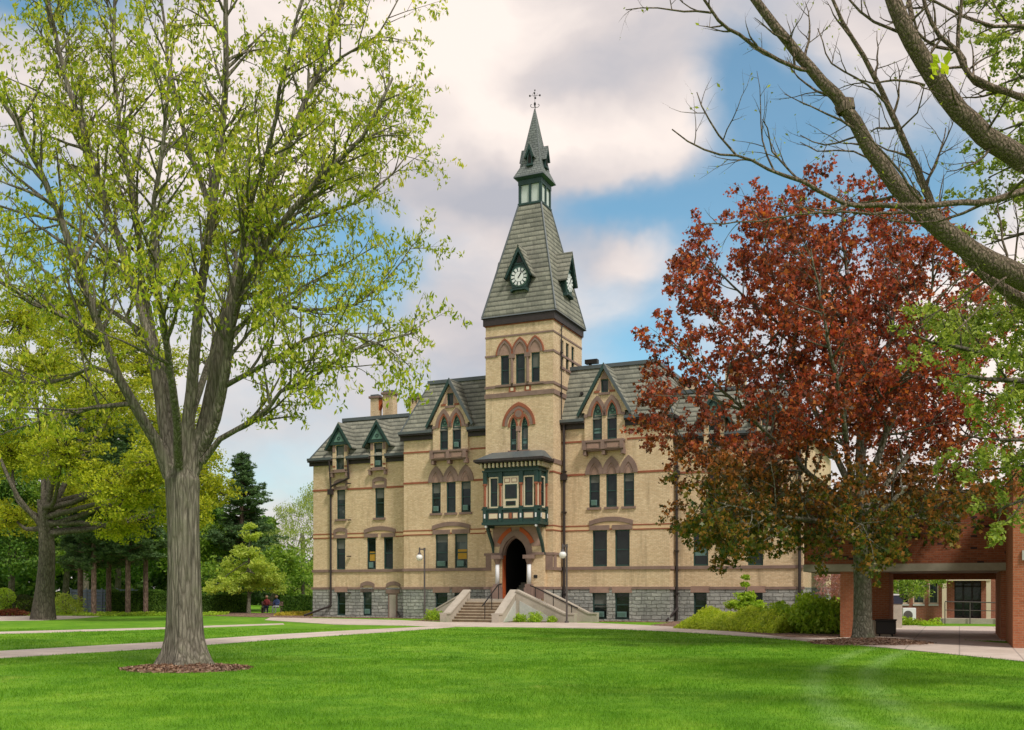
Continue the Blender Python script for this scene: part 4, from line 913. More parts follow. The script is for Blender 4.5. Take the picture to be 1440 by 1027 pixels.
# ------------------------------------------------------------------ ground, paths, beds
def lawnmat(name, blades):
    m, nt, N, L, b = new_mat(name)
    tc = nd(N, 'ShaderNodeTexCoord'); g = tc.outputs['Object']
    n1 = noise_out(N, L, g, .22, 5, .7); n2 = noise_out(N, L, g, 1.1, 5, .65)
    c = ramp(N, L, n1, [(.32, (.066,.19,.008)), (.5, (.125,.30,.014)), (.66, (.24,.43,.03))])
    c = mix(N, L, .55, c, ramp(N, L, n2, [(.3, (.066,.185,.008)), (.5, (.135,.31,.016)), (.7, (.27,.44,.04))]))
    # tyre and mower tracks: paler grass bent over along gentle curves
    sx = nd(N, 'ShaderNodeSeparateXYZ'); L.new(g, sx.inputs[0])
    def MM(op, a, b_=None, c_=None):
        q = nd(N, 'ShaderNodeMath', operation=op)
        for k, v in enumerate((a, b_, c_)):
            if v is None: continue
            if isinstance(v, (int, float)): q.inputs[k].default_value = v
            else: L.new(v, q.inputs[k])
        return q.outputs[0]
    nb = noise_out(N, L, g, .8, 4, .7); tot = None
    for (x0, y0, x1, y1, cv, wd) in TRACKS:      # x as a quadratic in y
        ty = MM('DIVIDE', MM('SUBTRACT', sx.outputs[1], y0), y1-y0)
        xc = MM('ADD', MM('MULTIPLY_ADD', ty, x1-x0, x0), MM('MULTIPLY', MM('MULTIPLY', ty, MM('SUBTRACT', 1.0, ty)), cv))
        d = MM('DIVIDE', MM('ABSOLUTE', MM('SUBTRACT', sx.outputs[0], xc)), wd)
        f = MM('POWER', 2.718, MM('MULTIPLY', MM('MULTIPLY', d, d), -1.0)); tot = f if tot is None else MM('MAXIMUM', tot, f)
    c = mix(N, L, MM('MULTIPLY', tot, MM('MULTIPLY', MM('MULTIPLY', nb, nb), 1.5)), c, (.30,.47,.15))
    dry = noise_out(N, L, g, .42, 5, .75)
    c = mix(N, L, ramp(N, L, dry, [(.60, (0,0,0)), (.72, (.5,.5,.5))]), c, (.36,.42,.07))
    if blades:
        gg = nd(N, 'ShaderNodeNewGeometry')
        c = mix(N, L, 1, c, ramp(N, L, gg.outputs['Random Per Island'], [(0, (.72,.8,.7)), (.6, (1.05,1.05,1.0)), (1, (1.45,1.25,1.3))]), 'MULTIPLY')
        tr = nd(N, 'ShaderNodeBsdfTranslucent'); L.new(c, tr.inputs[0]); ms = nd(N, 'ShaderNodeMixShader'); ms.inputs[0].default_value = .35
        L.new(b.outputs[0], ms.inputs[1]); L.new(tr.outputs[0], ms.inputs[2]); L.new(ms.outputs[0], N['Material Output'].inputs[0])
    else:
        n3 = noise_out(N, L, g, 14, 4, .7); c = mix(N, L, .6, c, ramp(N, L, n3, [(.3, (.6,.65,.6)), (.7, (1.25,1.2,1.2))]), 'MULTIPLY'); bump(N, L, b, n3, .8, .05)
    L.new(c, b.inputs['Base Color']); b.inputs['Roughness'].default_value = .8; b.inputs['Specular IOR Level'].default_value = .12
    return m
def trk(a, b, cv, wd): p, q = gp(*a), gp(*b); return (p[0], p[1], q[0], q[1], cv, wd)
TRACKS = [trk((1200,1027),(1185,925),-2.4,.24), trk((1310,1027),(1250,925),-2.6,.27)]
LAWN = lawnmat('lawn', False); BLADE = lawnmat('grass_blade', True)
def pathmat():
    m, nt, N, L, b = new_mat('pinkish_paving'); tc = nd(N, 'ShaderNodeTexCoord'); mp = nd(N, 'ShaderNodeMapping'); mp.inputs['Rotation'].default_value = (0,0,TH); L.new(tc.outputs['Object'], mp.inputs[0])
    t = nd(N, 'ShaderNodeTexBrick'); t.offset = 0; L.new(mp.outputs[0], t.inputs['Vector']); t.inputs['Color1'].default_value = (.60,.50,.43,1); t.inputs['Color2'].default_value = (.53,.435,.37,1); t.inputs['Mortar'].default_value = (.36,.30,.26,1)
    t.inputs['Scale'].default_value = 1; t.inputs['Brick Width'].default_value = 1.5; t.inputs['Row Height'].default_value = 1.5; t.inputs['Mortar Size'].default_value = .02
    n = noise_out(N, L, tc.outputs['Object'], 1.3, 6, .7); c = mix(N, L, .7, t.outputs['Color'], ramp(N, L, n, [(.35, (.78,.76,.74)), (.6, (1.05,1.05,1.05))]), 'MULTIPLY')
    L.new(c, b.inputs['Base Color']); b.inputs['Roughness'].default_value = .92; return m
PATH = pathmat()
def mulchmat():
    m, nt, N, L, b = new_mat('wood_mulch'); tc = nd(N, 'ShaderNodeTexCoord')
    vo = nd(N, 'ShaderNodeTexVoronoi'); vo.inputs['Scale'].default_value = 14; L.new(tc.outputs['Object'], vo.inputs['Vector'])
    s = nd(N, 'ShaderNodeSeparateXYZ'); L.new(vo.outputs['Color'], s.inputs[0])
    L.new(ramp(N, L, s.outputs[0], [(0, (.07,.035,.02)), (.5, (.19,.10,.065)), (1, (.36,.24,.17))]), b.inputs['Base Color']); b.inputs['Roughness'].default_value = .95
    bump(N, L, b, vo.outputs['Distance'], 1, .04); return m
MULCH = mulchmat()
me = bpy.data.meshes.new('ground')
nx, ny = 90, 90
xs = np.linspace(-1, 1, nx); ys = np.linspace(0, 1, ny)
gx = np.sign(xs)*(abs(xs)**2.2)*900; gy = -60+(ys**2.2)*1500
V = [(x, y, 0.0) for y in gy for x in gx]
Fc = [(j*nx+i, j*nx+i+1, (j+1)*nx+i+1, (j+1)*nx+i) for j in range(ny-1) for i in range(nx-1)]
me.from_pydata(V, [], Fc); me.materials.append(LAWN); go = bpy.data.objects.new('ground', me); col.objects.link(go); tag(go, kind='structure')
PATHS = []
def sheet(name, pts, z, mat, cell=None):
    m = MB(); m.zprism(pts, -.02, z, mat); o = m.build(name); tag(o, kind='structure'); PATHS.append(pts); return o
G = lambda *l: [gp(x, y) for x, y in l]
front = [tuple(L2W(s, d)[:2]) for s, d in ((-16.5,-.9), (-16.5,-3.4))]
# pavement along the front of the hall, bending away to the passage on the right
pts = G((372,872.5),(470,878.6),(560,880),(610,881.5),(720,882.4),(850,884.6),(950,889),(1060,896),(1150,903.5),(1250,912),(1340,921),(1440,931),(1700,955))+G((1700,915),(1440,907),(1408,905),(1260,894),(1185,897.5),(1080,891),(990,885),(945,881.5),(830,876.2),(700,876),(620,875.5),(560,872.5),(440,869.8),(380,868.8))
sheet('pavement', pts, .020, PATH)
sheet('passage_floor', [tuple(L2W(s, d)[:2]) for s, d in ((20.6,-15.7),(26.1,-15.7),(26.1,-9),(32,-3.5),(32,-.8),(20.5,-.8),(20.6,-9))], .026, PATH)
sheet('path', G((-300,954),(0,926),(230,912),(400,899),(520,891),(606,885),(640,882),(604,881.5),(500,886.5),(400,892),(230,903),(0,916),(-300,934)), .012, PATH)
sheet('path', G((-300,898),(0,892),(230,885.2),(320,881.6),(400,878.6),(398,877),(300,880.2),(230,882.8),(0,889),(-300,894)), .016, PATH)
sheet('path', G((-300,872.5),(0,873.5),(60,872.8),(110,870.2),(140,867.5),(60,866.2),(-300,866.4)), .024, PATH)
def blob(cx, cy, rx, ry, n=28, rot=0, j=.07):
    return [(cx+rx*math.cos(t)*(1+rnd.uniform(-j,j)), cy+ry*math.sin(t)*(1+rnd.uniform(-j,j))) for t in [2*math.pi*i/n for i in range(n)]]
TB = gp(262, 941)
def mulch_ring(cx, cy, rx, ry, hgt=.10):
    V = []; n = 40; rings = 7
    ph = [1+rnd.uniform(-.07, .07) for _ in range(n)]
    for k in range(rings):
        q = k/(rings-1)
        for i in range(n):
            t = 2*math.pi*i/n; V.append((cx+rx*q*ph[i]*math.cos(t), cy+ry*q*ph[i]*math.sin(t), .03+hgt*(1-q**1.5)+rnd.uniform(-.012, .012)*(q < 1)-(.04 if q == 1 else 0)))
    F_ = [(k*n+i, k*n+(i+1) % n, (k+1)*n+(i+1) % n, (k+1)*n+i) for k in range(rings-1) for i in range(n)]
    me = bpy.data.meshes.new('mulch'); me.from_pydata(V, [], F_); me.materials.append(MULCH); o = bpy.data.objects.new('mulch', me); col.objects.link(o); tag(o, kind='stuff', cat='mulch')
    PATHS.append([(cx+rx*ph[i]*.96*math.cos(2*math.pi*i/n), cy+ry*ph[i]*.96*math.sin(2*math.pi*i/n)) for i in range(n)])
    # loose chips
    k = 1400; a = nr.uniform(0, 6.283, k); q = np.sqrt(nr.uniform(.02, 1.1, k)); c0 = np.stack([cx+rx*q*np.cos(a), cy+ry*q*np.sin(a), .045+hgt*np.clip(1-q**1.5, 0, 1)], 1)
    d1 = nr.normal(0, 1, (k,3)); d1[:,2] *= .4; d1 /= np.linalg.norm(d1, axis=1)[:,None]; d2 = np.cross(d1, nr.normal(0,1,(k,3))); d2 /= np.linalg.norm(d2, axis=1)[:,None]
    d1 *= nr.uniform(.02,.05,k)[:,None]; d2 *= nr.uniform(.008,.018,k)[:,None]
    Q = np.stack([c0-d1-d2, c0+d1-d2, c0+d1+d2, c0-d1+d2], 1).reshape(-1,3)
    npmesh('wood_chips', Q, 4, CHIP, o)
CHIP = leafmat('wood_chip', [(.08,.04,.02), (.2,.11,.07), (.4,.28,.2)], 0, .9)
mo = mulch_ring(TB[0]+.05, TB[1]-.15, 1.42, 1.0)
for o in list(bpy.data.objects):
    if o.name.startswith('mulch'): o['label'] = 'ring of brown wood mulch round the foot of the big trunk'
RB = gp(1213, 904)
mulch_ring(RB[0]+.1, RB[1]-.5, 2.0, 1.5, .16); bpy.data.objects['mulch.001']['label'] = 'mound of brown wood mulch under the red maple'
sheet('planting_bed', [tuple(L2W(s, d)[:2]) for s, d in ((-15.8,-.6),(-15.8,1.2),(16.5,1.2),(16.5,-.1),(12,-1.0),(6.1,-.9),(6.1,-1.3),(-4.6,-1.2),(-4.6,-.3))], .03, MULCH)
sheet('planting_bed', [tuple(L2W(s, d)[:2]) for s, d in ((10.2,-5.4),(10.2,-1),(16.8,.9),(20.4,-3),(20.4,-16.0),(18.8,-16.2),(14.8,-10.5))], .028, MULCH)
sheet('planting_bed', G((-60,866),(140,866.5),(230,865.8),(300,866.5),(372,868.4),(439,869.4),(439,863.6),(300,861.6),(100,861),(-60,861)), .022, MULCH)
sheet('planting_bed', [tuple(L2W(s, d)[:2]) for s, d in ((-4.4,-4.3),(-1.95,-4.4),(-1.95,-2.3),(-4.4,-2.3))], .03, MULCH)
sheet('planting_bed', [tuple(L2W(s, d)[:2]) for s, d in ((1.75,-4.4),(4.8,-3.6),(4.8,-3.2),(1.75,-3.2))], .03, MULCH)

def inpoly(P, poly):
    x, y = P[:,0], P[:,1]; c = np.zeros(len(P), bool); n = len(poly)
    for i in range(n):
        x0, y0 = poly[i]; x1, y1 = poly[(i+1) % n]
        if y0 == y1: continue
        c ^= ((y0 > y) != (y1 > y)) & (x < (x1-x0)*(y-y0)/(y1-y0)+x0)
    return c
def grass():
    parts = []
    for y0, y1, dens, h, w in ((9.5,16,900,.045,.007), (16,26,420,.05,.011), (26,46,110,.05,.02)):
        wd = y1*.56+1; n = int(wd*2*(y1-y0)*dens)
        P = np.stack([nr.uniform(-wd, wd, n), nr.uniform(y0, y1, n)], 1)
        P = P[np.abs(P[:,0]) < P[:,1]*.54+1]
        keep = np.ones(len(P), bool)
        for q in PATHS:
            if len(q) > 3: keep &= ~inpoly(P, q)
        P = P[keep]; n = len(P)
        a = nr.uniform(0, math.pi, n); hh = h*nr.uniform(.5, 1.3, n)*(1+.35*np.sin(P[:,0]*1.3+np.sin(P[:,1]*.9)*2)); ln = nr.normal(0, .5, (n,2))*hh[:,None]
        dx = np.cos(a)*w/2; dy = np.sin(a)*w/2
        A = np.stack([P[:,0]-dx, P[:,1]-dy, np.zeros(n)], 1); B = np.stack([P[:,0]+dx, P[:,1]+dy, np.zeros(n)], 1)
        C = np.stack([P[:,0]+ln[:,0], P[:,1]+ln[:,1], hh], 1)
        parts.append(np.stack([A,B,C], 1).reshape(-1,3))
    o = npmesh('grass', np.concatenate(parts), 3, BLADE); tag(o, 'short bright green mown lawn grass in the foreground', 'grass', kind='stuff')
grass()

# ------------------------------------------------------------------ plants
class Wood:
    def __init__(s): s.v = []; s.f = []
    def tube(s, pts, radii, n=6, rough=0, cap=True, flare=None, base=False):
        o = len(s.v); k = len(pts)
        u = None
        for i, (p, r) in enumerate(zip(pts, radii)):
            t = (pts[min(i+1, k-1)]-pts[max(i-1, 0)]).normalized()
            if u is None: u = t.orthogonal().normalized()
            else:
                u = (u-t*u.dot(t)); u = u.normalized() if u.length > 1e-6 else t.orthogonal().normalized()
            w = t.cross(u)
            for j in range(n):
                a = 2*math.pi*j/n; rr = r
                if rough: rr *= 1+rough*math.sin(a*3+i*.7)+rough*.7*math.sin(a*7+i*.35+2)+rnd.uniform(-rough, rough)*.5
                if flare and i < len(flare): rr *= 1+flare[i]*(.5+.5*math.sin(a*5+.6))**2
                s.v.append(p+(u*math.cos(a)+w*math.sin(a))*rr)
        for i in range(k-1):
            for j in range(n): s.f.append((o+i*n+j, o+i*n+(j+1) % n, o+(i+1)*n+(j+1) % n, o+(i+1)*n+j))
        if cap: s.f.append(tuple(o+(k-1)*n+j for j in range(n)))
        if base: s.f.append(tuple(o+j for j in reversed(range(n))))
    def build(s, name, mat, parent, origin):
        me = bpy.data.meshes.new(name); me.from_pydata([tuple(v-origin) for v in s.v], [], s.f); me.materials.append(mat)
        me.polygons.foreach_set('use_smooth', [True]*len(s.f)); me.update()
        o = bpy.data.objects.new(name, me); col.objects.link(o); o.parent = parent; return o
def smooth_line(pts, rad, step, jit=0.0):
    """Catmull-Rom through the given points"""
    P = [pts[0]*2-pts[1]]+list(pts)+[pts[-1]*2-pts[-2]]; out = []; ro = []
    for i in range(1, len(P)-2):
        n = max(1, int((P[i+1]-P[i]).length/step))
        for k in range(n):
            t = k/n; a, b, c, d = P[i-1:i+3]
            p = .5*((2*b)+(c-a)*t+(2*a-5*b+4*c-d)*t*t+(3*b-a-3*c+d)*t**3)
            if jit and out: p = p+Vector((rnd.uniform(-jit,jit), rnd.uniform(-jit,jit), rnd.uniform(-jit,jit)))
            out.append(p); ro.append(rad[i-1]*(1-t)+rad[i]*t)
    out.append(pts[-1]); ro.append(rad[-1]); return out, ro
def rdir(): 
    v = Vector((rnd.gauss(0,1), rnd.gauss(0,1), rnd.gauss(0,1))); return v.normalized()
def leaves(name, C, D, size, aspect, mat, parent, origin, shape='diamond', svar=.35, flat=0.0):
    """C centres, D preferred direction of the long axis (or None)"""
    n = len(C); C = np.asarray(C, float)-np.array(origin)
    d = nr.normal(0, 1, (n,3)) if D is None else np.asarray(D, float)+nr.normal(0, .45, (n,3))
    d /= np.linalg.norm(d, axis=1)[:,None]+1e-9
    q = nr.normal(0, 1, (n,3)); 
    if flat: q = q*(1-flat)+np.array([0,0,1.0])*flat; 
    if flat: s = np.cross(d, q)
    else: s = np.cross(d, q)
    s /= np.linalg.norm(s, axis=1)[:,None]+1e-9
    nn = np.cross(d, s)
    L_ = size*nr.uniform(1-svar, 1+svar, n)[:,None]; W = L_*aspect
    if shape == 'diamond':
        V = np.stack([C-d*L_*.5, C+s*W*.5+d*L_*.05+nn*W*.15, C+d*L_*.5, C-s*W*.5+d*L_*.05+nn*W*.15], 1)
        return npmesh(name, V.reshape(-1,3), 4, mat, parent)
    # lobed (maple-like) leaf, five points
    base = [(-.5,0),(-.15,.28),(.05,.55),(.12,.22),(.5,0),(.12,-.22),(.05,-.55),(-.15,-.28)]
    V = np.stack([C+d*L_*a+s*L_*b+nn*L_*abs(b)*.3 for a, b in base], 1)
    return npmesh(name, V.reshape(-1,3), 8, mat, parent)
def grow(W, LP, pts, rad, lvl, P):
    n = P['sides'][min(lvl, len(P['sides'])-1)]
    sk = P.get('skip', 0) if lvl == 0 else 0
    if len(pts)-sk > 1: W.tube(pts[sk:], rad[sk:], n, P['rough'] if lvl == 0 else 0)
    Ls = [0.0]
    for a, b in zip(pts, pts[1:]): Ls.append(Ls[-1]+(b-a).length)
    tot = Ls[-1]
    def pos(t):
        x = t*tot
        for i in range(len(Ls)-1):
            if Ls[i+1] >= x: break
        f = (x-Ls[i])/max(1e-6, Ls[i+1]-Ls[i]); return pts[i].lerp(pts[i+1], f), (pts[i+1]-pts[i]).normalized(), rad[i]*(1-f)+rad[i+1]*f
    if lvl >= P['leaf_from']:
        k = max(1, int(tot*P['leaf_dens'][min(lvl, len(P['leaf_dens'])-1)]))
        for _ in range(k):
            p, t, r = pos(rnd.uniform(.12, 1)); LP.append(p+rdir()*rnd.uniform(0, P['leaf_spread']))
        for _ in range(P.get('tip', 0)): LP.append(pts[-1]+rdir()*rnd.uniform(0, P['leaf_spread']))
    if lvl >= P['max']: return
    vf = 1+P.get('vary', 0)*rnd.uniform(-1, 1) if lvl == 1 else 1
    k = int(tot*P['dens'][lvl]*vf+rnd.random())
    for i in range(k):
        t = P['start'][lvl]+(1-P['start'][lvl])*(i+rnd.random())/max(1, k)
        p, tan, r = pos(min(.98, t))
        side = tan.cross(rdir()).normalized(); ang = R(rnd.uniform(*P['ang']))
        d = (tan*math.cos(ang)+side*math.sin(ang)+Vector((0,0,P['up'][lvl]))).normalized()
        if P.get('flatY'): d = Vector((d.x, d.y*P['flatY'], d.z)).normalized()
        ln = P['len'][lvl]*(1.15-.65*t)*rnd.uniform(.55, 1.25)
        m_ = P['seg'][lvl]; q = [p]; rr = [min(r*.7, P['r'][lvl])]; r0 = rr[0]
        for j in range(m_):
            d = (d+rdir()*P['bend']+Vector((0,0,P['trop'][lvl]))).normalized()
            q.append(q[-1]+d*ln/m_); rr.append(r0*(1-(j+1)/m_*.8))
        grow(W, LP, q, rr, lvl+1, P)

# ---- the big tree on the left lawn
def big_tree():
    Y = gp(262, 940)[1]; base = Vector((gp(262,940)[0], Y, 0))
    root = empty('large_tree', base); tag(root, 'large forked tree with thick ridged trunk and sparse yellow-green leaves on the near left lawn', 'tree')
    W = Wood(); LP = []
    p = lambda x, y, dy=0: at(x, y, Y+dy) if y < 935 else Vector(((x-720)/1400*Y, Y+dy, 0))
    tp = [Vector((base.x+.02, Y, -.12)), p(262,930), p(262,915), p(261,895), p(260,860), p(259,800), p(258,740), p(257,700), p(257,675), p(257,655)]
    tr = [.62,.51,.445,.40,.375,.35,.345,.36,.38,.28]
    fl = [.42,.36,.26,.18,.12,.08,.05,.04,.03,.02]
    K = Wood(); K.tube(tp, tr, 40, .03, True, fl, True)
    limbs = [  # (x, y, depth offset), start radius, end radius
      ([(238,668,0),(222,622,-.2),(185,565,-.6),(150,490,-1),(112,380,-1.6),(70,270,-2),(20,170,-2.3),(-50,60,-2.5)], .25, .05),
      ([(243,662,.1),(228,590,.2),(215,500,.3),(190,410,.6),(150,290,1.0),(105,150,1.3),(70,20,1.6),(40,-110,1.8)], .26, .05),
      ([(250,655,.1),(238,600,.5),(222,500,1.0),(200,400,1.4),(188,280,1.8),(165,160,2.1),(160,20,2.6),(170,-120,3)], .22, .04),
      ([(258,655,-.1),(265,580,-.2),(275,480,-.5),(290,360,-.9),(305,240,-1.2),(318,120,-1.4),(318,0,-1.6),(322,-160,-1.8)], .27, .05),
      ([(270,655,0),(292,580,.2),(310,480,.5),(335,380,.9),(365,300,1.3),(400,210,1.6),(440,120,1.9),(475,20,2.1),(505,-80,2.3)], .28, .05),
      ([(280,640,0),(302,590,-.3),(318,520,-.6),(334,430,-1.0),(385,330,-1.4),(450,250,-1.8),(510,190,-2.1),(552,110,-2.3)], .24, .04),
      ([(285,650,-.1),(310,618,-.3),(345,598,-.6),(378,575,-.9),(395,550,-1.1),(440,530,-1.4),(500,490,-1.7),(545,478,-1.9),(585,468,-2)], .12, .02),
      ([(312,545,-.4),(345,528,-.8),(385,505,-1.2),(425,480,-1.5),(470,465,-1.7),(520,480,-1.8),(560,495,-1.9)], .10, .02),
      ([(330,420,-.9),(375,360,-.6),(430,310,-.2),(500,285,.1),(550,245,.3),(575,215,.4)], .10, .02),
      ([(322,480,.3),(370,430,.8),(430,435,1.2),(500,430,1.6),(545,390,1.9),(580,345,2)], .09, .02),
      ([(355,325,1.1),(420,270,1.6),(480,220,2),(525,195,2.4),(560,135,2.6)], .09, .02),
      ([(182,568,-.6),(130,572,-1),(80,590,-1.3),(20,588,-1.6),(-40,600,-2)], .09, .03),
      ([(168,530,-.8),(130,518,-.2),(70,540,.3),(20,530,.8),(-40,500,1)], .08, .03),
      ([(150,490,-1),(100,450,-1.5),(50,425,-2),(-30,380,-2.4)], .11, .04),
      ([(212,480,.4),(160,440,1.1),(100,420,1.6),(40,360,2.2),(-30,330,2.6)], .10, .03),
      ([(190,410,.6),(140,340,.2),(90,310,-.3),(30,300,-.6),(-30,280,-.8)], .09, .03),
      ([(300,300,-1.1),(270,220,-.8),(245,130,-.5),(230,30,-.2),(215,-80,0)], .11, .03),
      ([(252,650,.3),(262,600,1.2),(285,540,2.2),(310,460,3.2),(330,380,3.9),(345,260,4.4),(360,140,4.8)], .20, .04),
      ([(252,655,-.3),(250,600,-1.2),(240,520,-2.2),(225,430,-3.0),(215,320,-3.6),(230,200,-4),(240,80,-4.3)], .17, .04),
      ([(305,520,3),(340,480,3.3),(400,420,3.7),(470,380,4),(540,340,4.2)], .09, .02),
      ([(330,430,-1),(350,300,-2),(380,200,-2.8),(400,90,-3.4),(430,-20,-3.8)], .11, .03),
      ([(440,120,1.9),(480,80,1.7),(530,50,1.5),(565,-10,1.3)], .07, .02),
      ([(150,290,1),(120,220,1.8),(100,100,2.4),(80,0,2.8)], .08, .03),
    ]
    P = dict(sides=[10,5,4,3], rough=.03, leaf_from=1, leaf_dens=[0,3,15,20], leaf_spread=.14, tip=4, max=3,
             vary=.85, dens=[3.0,3.1,2.6], start=[.16,.12,.15], ang=(28,65), up=[.22,.02,-.1], len=[2.0,.85,.42], seg=[6,4,3], r=[.045,.015,.007], bend=.16, trop=[.02,-.06,-.12])
    for pts, r0, r1 in limbs:
        q = [p(*a) for a in pts]; n = len(q); rr = [(r0+(r1-r0)*(i/(n-1))**.75)*.66 for i in range(n)]
        q, rr = smooth_line(q, rr, .45, .025)
        if r0 > .15:
            root_in = [Vector((base.x+.0, Y, 4.1)).lerp(q[0], f) for f in (0, .5)]
            c_ = next((i for i, v in enumerate(rr) if v < .09), len(rr)-1)
            K.tube(root_in+q[:c_+1], [r0*.56, r0*.66]+rr[:c_+1], 16, .035, True, None, True)
        PP = dict(P); PP['skip'] = max(0, c_-1) if r0 > .15 else 0
        if r0 > .15: PP['start'] = [.28,.15,.2]
        grow(W, LP, q, rr, 0, PP)
    ko = K.build('trunk', BARK, root, base)
    rm = ko.modifiers.new('fuse', 'REMESH'); rm.mode = 'VOXEL'; rm.voxel_size = .032; rm.use_smooth_shade = True
    W.build('branches', BARK, root, base)
    C = np.array([tuple(v) for v in LP]); D = np.tile(np.array([[.0,.0,-1.0]]), (len(C),1))
    k = nr.random(len(C)) < .55
    C1 = C[k]; C2 = C[~k]
    a = leaves('crown', C1, D[:len(C1)], .13, .34, LEAF1, root, base, svar=.45)
    b = leaves('catkins', C2, D[:len(C2)]*.4, .105, .5, LEAF1B, root, base, svar=.45)
    print('big tree leaves', len(C), 'wood faces', len(W.f))
LEAF1 = leafmat('spring_leaf', [(.14,.21,.018),(.32,.40,.03),(.54,.60,.05),(.68,.64,.12)], .5)
LEAF1B = leafmat('young_leaf', [(.16,.27,.02),(.36,.47,.035),(.60,.64,.07)], .45)
big_tree()

# ---- the red maple
LEAFR = leafmat('red_maple_leaf', [(.075,.035,.028),(.16,.055,.035),(.30,.065,.038),(.50,.095,.05),(.60,.22,.06)], .4, .4, hz=(3.8, 7.2, [(.03,.06,.012),(.06,.10,.015),(.12,.14,.018),(.24,.17,.026),(.34,.14,.03)]))
def maple():
    Yb = gp(1213, 904)[1]; base = Vector((gp(1213,904)[0], Yb, 0))
    root = empty('red_maple_tree', base); tag(root, 'dark red maple with grey trunk, greener in its lower leaves', 'tree')
    W = Wood(); LP = []
    p = lambda x, y, dy=0: at(x, y, Yb+dy)
    tp = [Vector((base.x, Yb, -.1)), p(1213,893), p(1213,870), p(1213,830), p(1212,780), p(1211,730), p(1212,690)]
    W.tube(tp, [.42,.34,.30,.29,.28,.28,.27], 20, .03, True, [.35,.2,.1,.05])
    limbs = [
      ([(1211,700,0),(1210,640,.1),(1212,560,.2),(1205,470,.3),(1190,380,.3),(1185,300,.2),(1180,262,.2)], .19, .02),
      ([(1212,710,0),(1235,640,-.3),(1265,560,-.8),(1290,480,-1.2),(1310,400,-1.6),(1310,330,-1.8)], .15, .02),
      ([(1210,715,0),(1180,650,.5),(1140,560,1.2),(1105,460,1.8),(1080,360,2.2),(1075,290,2.4)], .15, .02),
      ([(1210,730,0),(1165,690,-.8),(1110,640,-1.8),(1050,580,-2.8),(985,520,-3.4),(945,480,-3.7)], .13, .02),
      ([(1210,740,0),(1160,715,.5),(1100,690,1),(1030,660,1.6),(975,630,2),(928,590,2.2)], .11, .02),
      ([(1213,740,0),(1260,700,.5),(1320,650,1.2),(1370,610,1.8),(1415,560,2)], .12, .02),
      ([(1213,725,0),(1270,650,1.6),(1330,560,2.8),(1370,480,3.6),(1390,410,4)], .12, .02),
      ([(1212,720,0),(1215,640,1.8),(1225,540,3.2),(1240,430,4.2),(1250,330,4.8)], .14, .02),
      ([(1211,730,0),(1195,660,-2),(1180,560,-3.6),(1160,450,-4.6),(1140,350,-5.0)], .13, .02),
      ([(1213,750,0),(1250,735,-1.6),(1300,720,-3),(1350,690,-4),(1385,650,-4.6)], .10, .02),
      ([(1210,750,0),(1160,735,-1.6),(1100,725,-3),(1040,715,-4),(985,700,-4.4)], .10, .02),
      ([(1100,460,1.8),(1050,420,1.4),(1010,380,1.2),(985,345,1)], .06, .02),
      ([(1140,560,1.2),(1060,500,.4),(1000,440,-.2),(960,400,-.5)], .07, .02),
      ([(1212,560,.2),(1250,480,.8),(1265,380,1.2),(1270,300,1.2)], .08, .02),
      ([(1205,480,.3),(1150,400,-.6),(1110,330,-1.2),(1100,280,-1.4)], .08, .02),
      ([(1050,580,-2.8),(1000,560,-2.9),(955,560,-3),(935,580,-3)], .05, .02),
      ([(1213,760,0),(1190,745,2),(1140,735,3.4),(1080,730,4.2),(1020,720,4.6)], .09, .02),
      ([(1213,760,0),(1240,745,2),(1290,730,3.2),(1340,710,4),(1380,680,4.4)], .09, .02),
      ([(1213,765,0),(1200,745,-2),(1200,735,-3.2),(1215,740,-4.6)], .08, .02),
      ([(1030,665,1.6),(1000,690,1.4),(985,720,1.2),(990,750,1.1)], .05, .015),
      ([(1060,690,1.8),(1020,700,2.2),(990,720,2.4),(985,735,2.4)], .05, .015),
      ([(1110,640,-1.8),(1070,665,-2.4),(1050,700,-2.8),(1040,735,-3)], .05, .015),
      ([(1212,600,.2),(1260,540,-2.4),(1300,500,-3.4),(1350,470,-4.2)], .08, .02),
    ]
    P = dict(sides=[8,4,3,3], rough=.02, leaf_from=2, leaf_dens=[0,0,12,24], leaf_spread=.22, tip=10, max=3,
             dens=[2.7,2.6,2.3], start=[.22,.2,.2], ang=(30,72), up=[.08,.0,-.05], len=[2.4,1.1,.5], seg=[5,3,2], r=[.05,.018,.007], bend=.16, trop=[.02,-.02,-.1])
    for pts, r0, r1 in limbs:
        q = [p(*a) for a in pts]; n = len(q); rr = [r0+(r1-r0)*(i/(n-1))**.8 for i in range(n)]
        q, rr = smooth_line(q, rr, .5, .03); grow(W, LP, q, rr, 0, P)
    W.build('trunk', BARKG, root, base)
    C = np.array([tuple(v) for v in LP]); print('maple leaves', len(C))
    leaves('crown', C, np.tile([[0,0,-.6]], (len(C),1)), .135, 1, LEAFR, root, base, shape='maple')
maple()

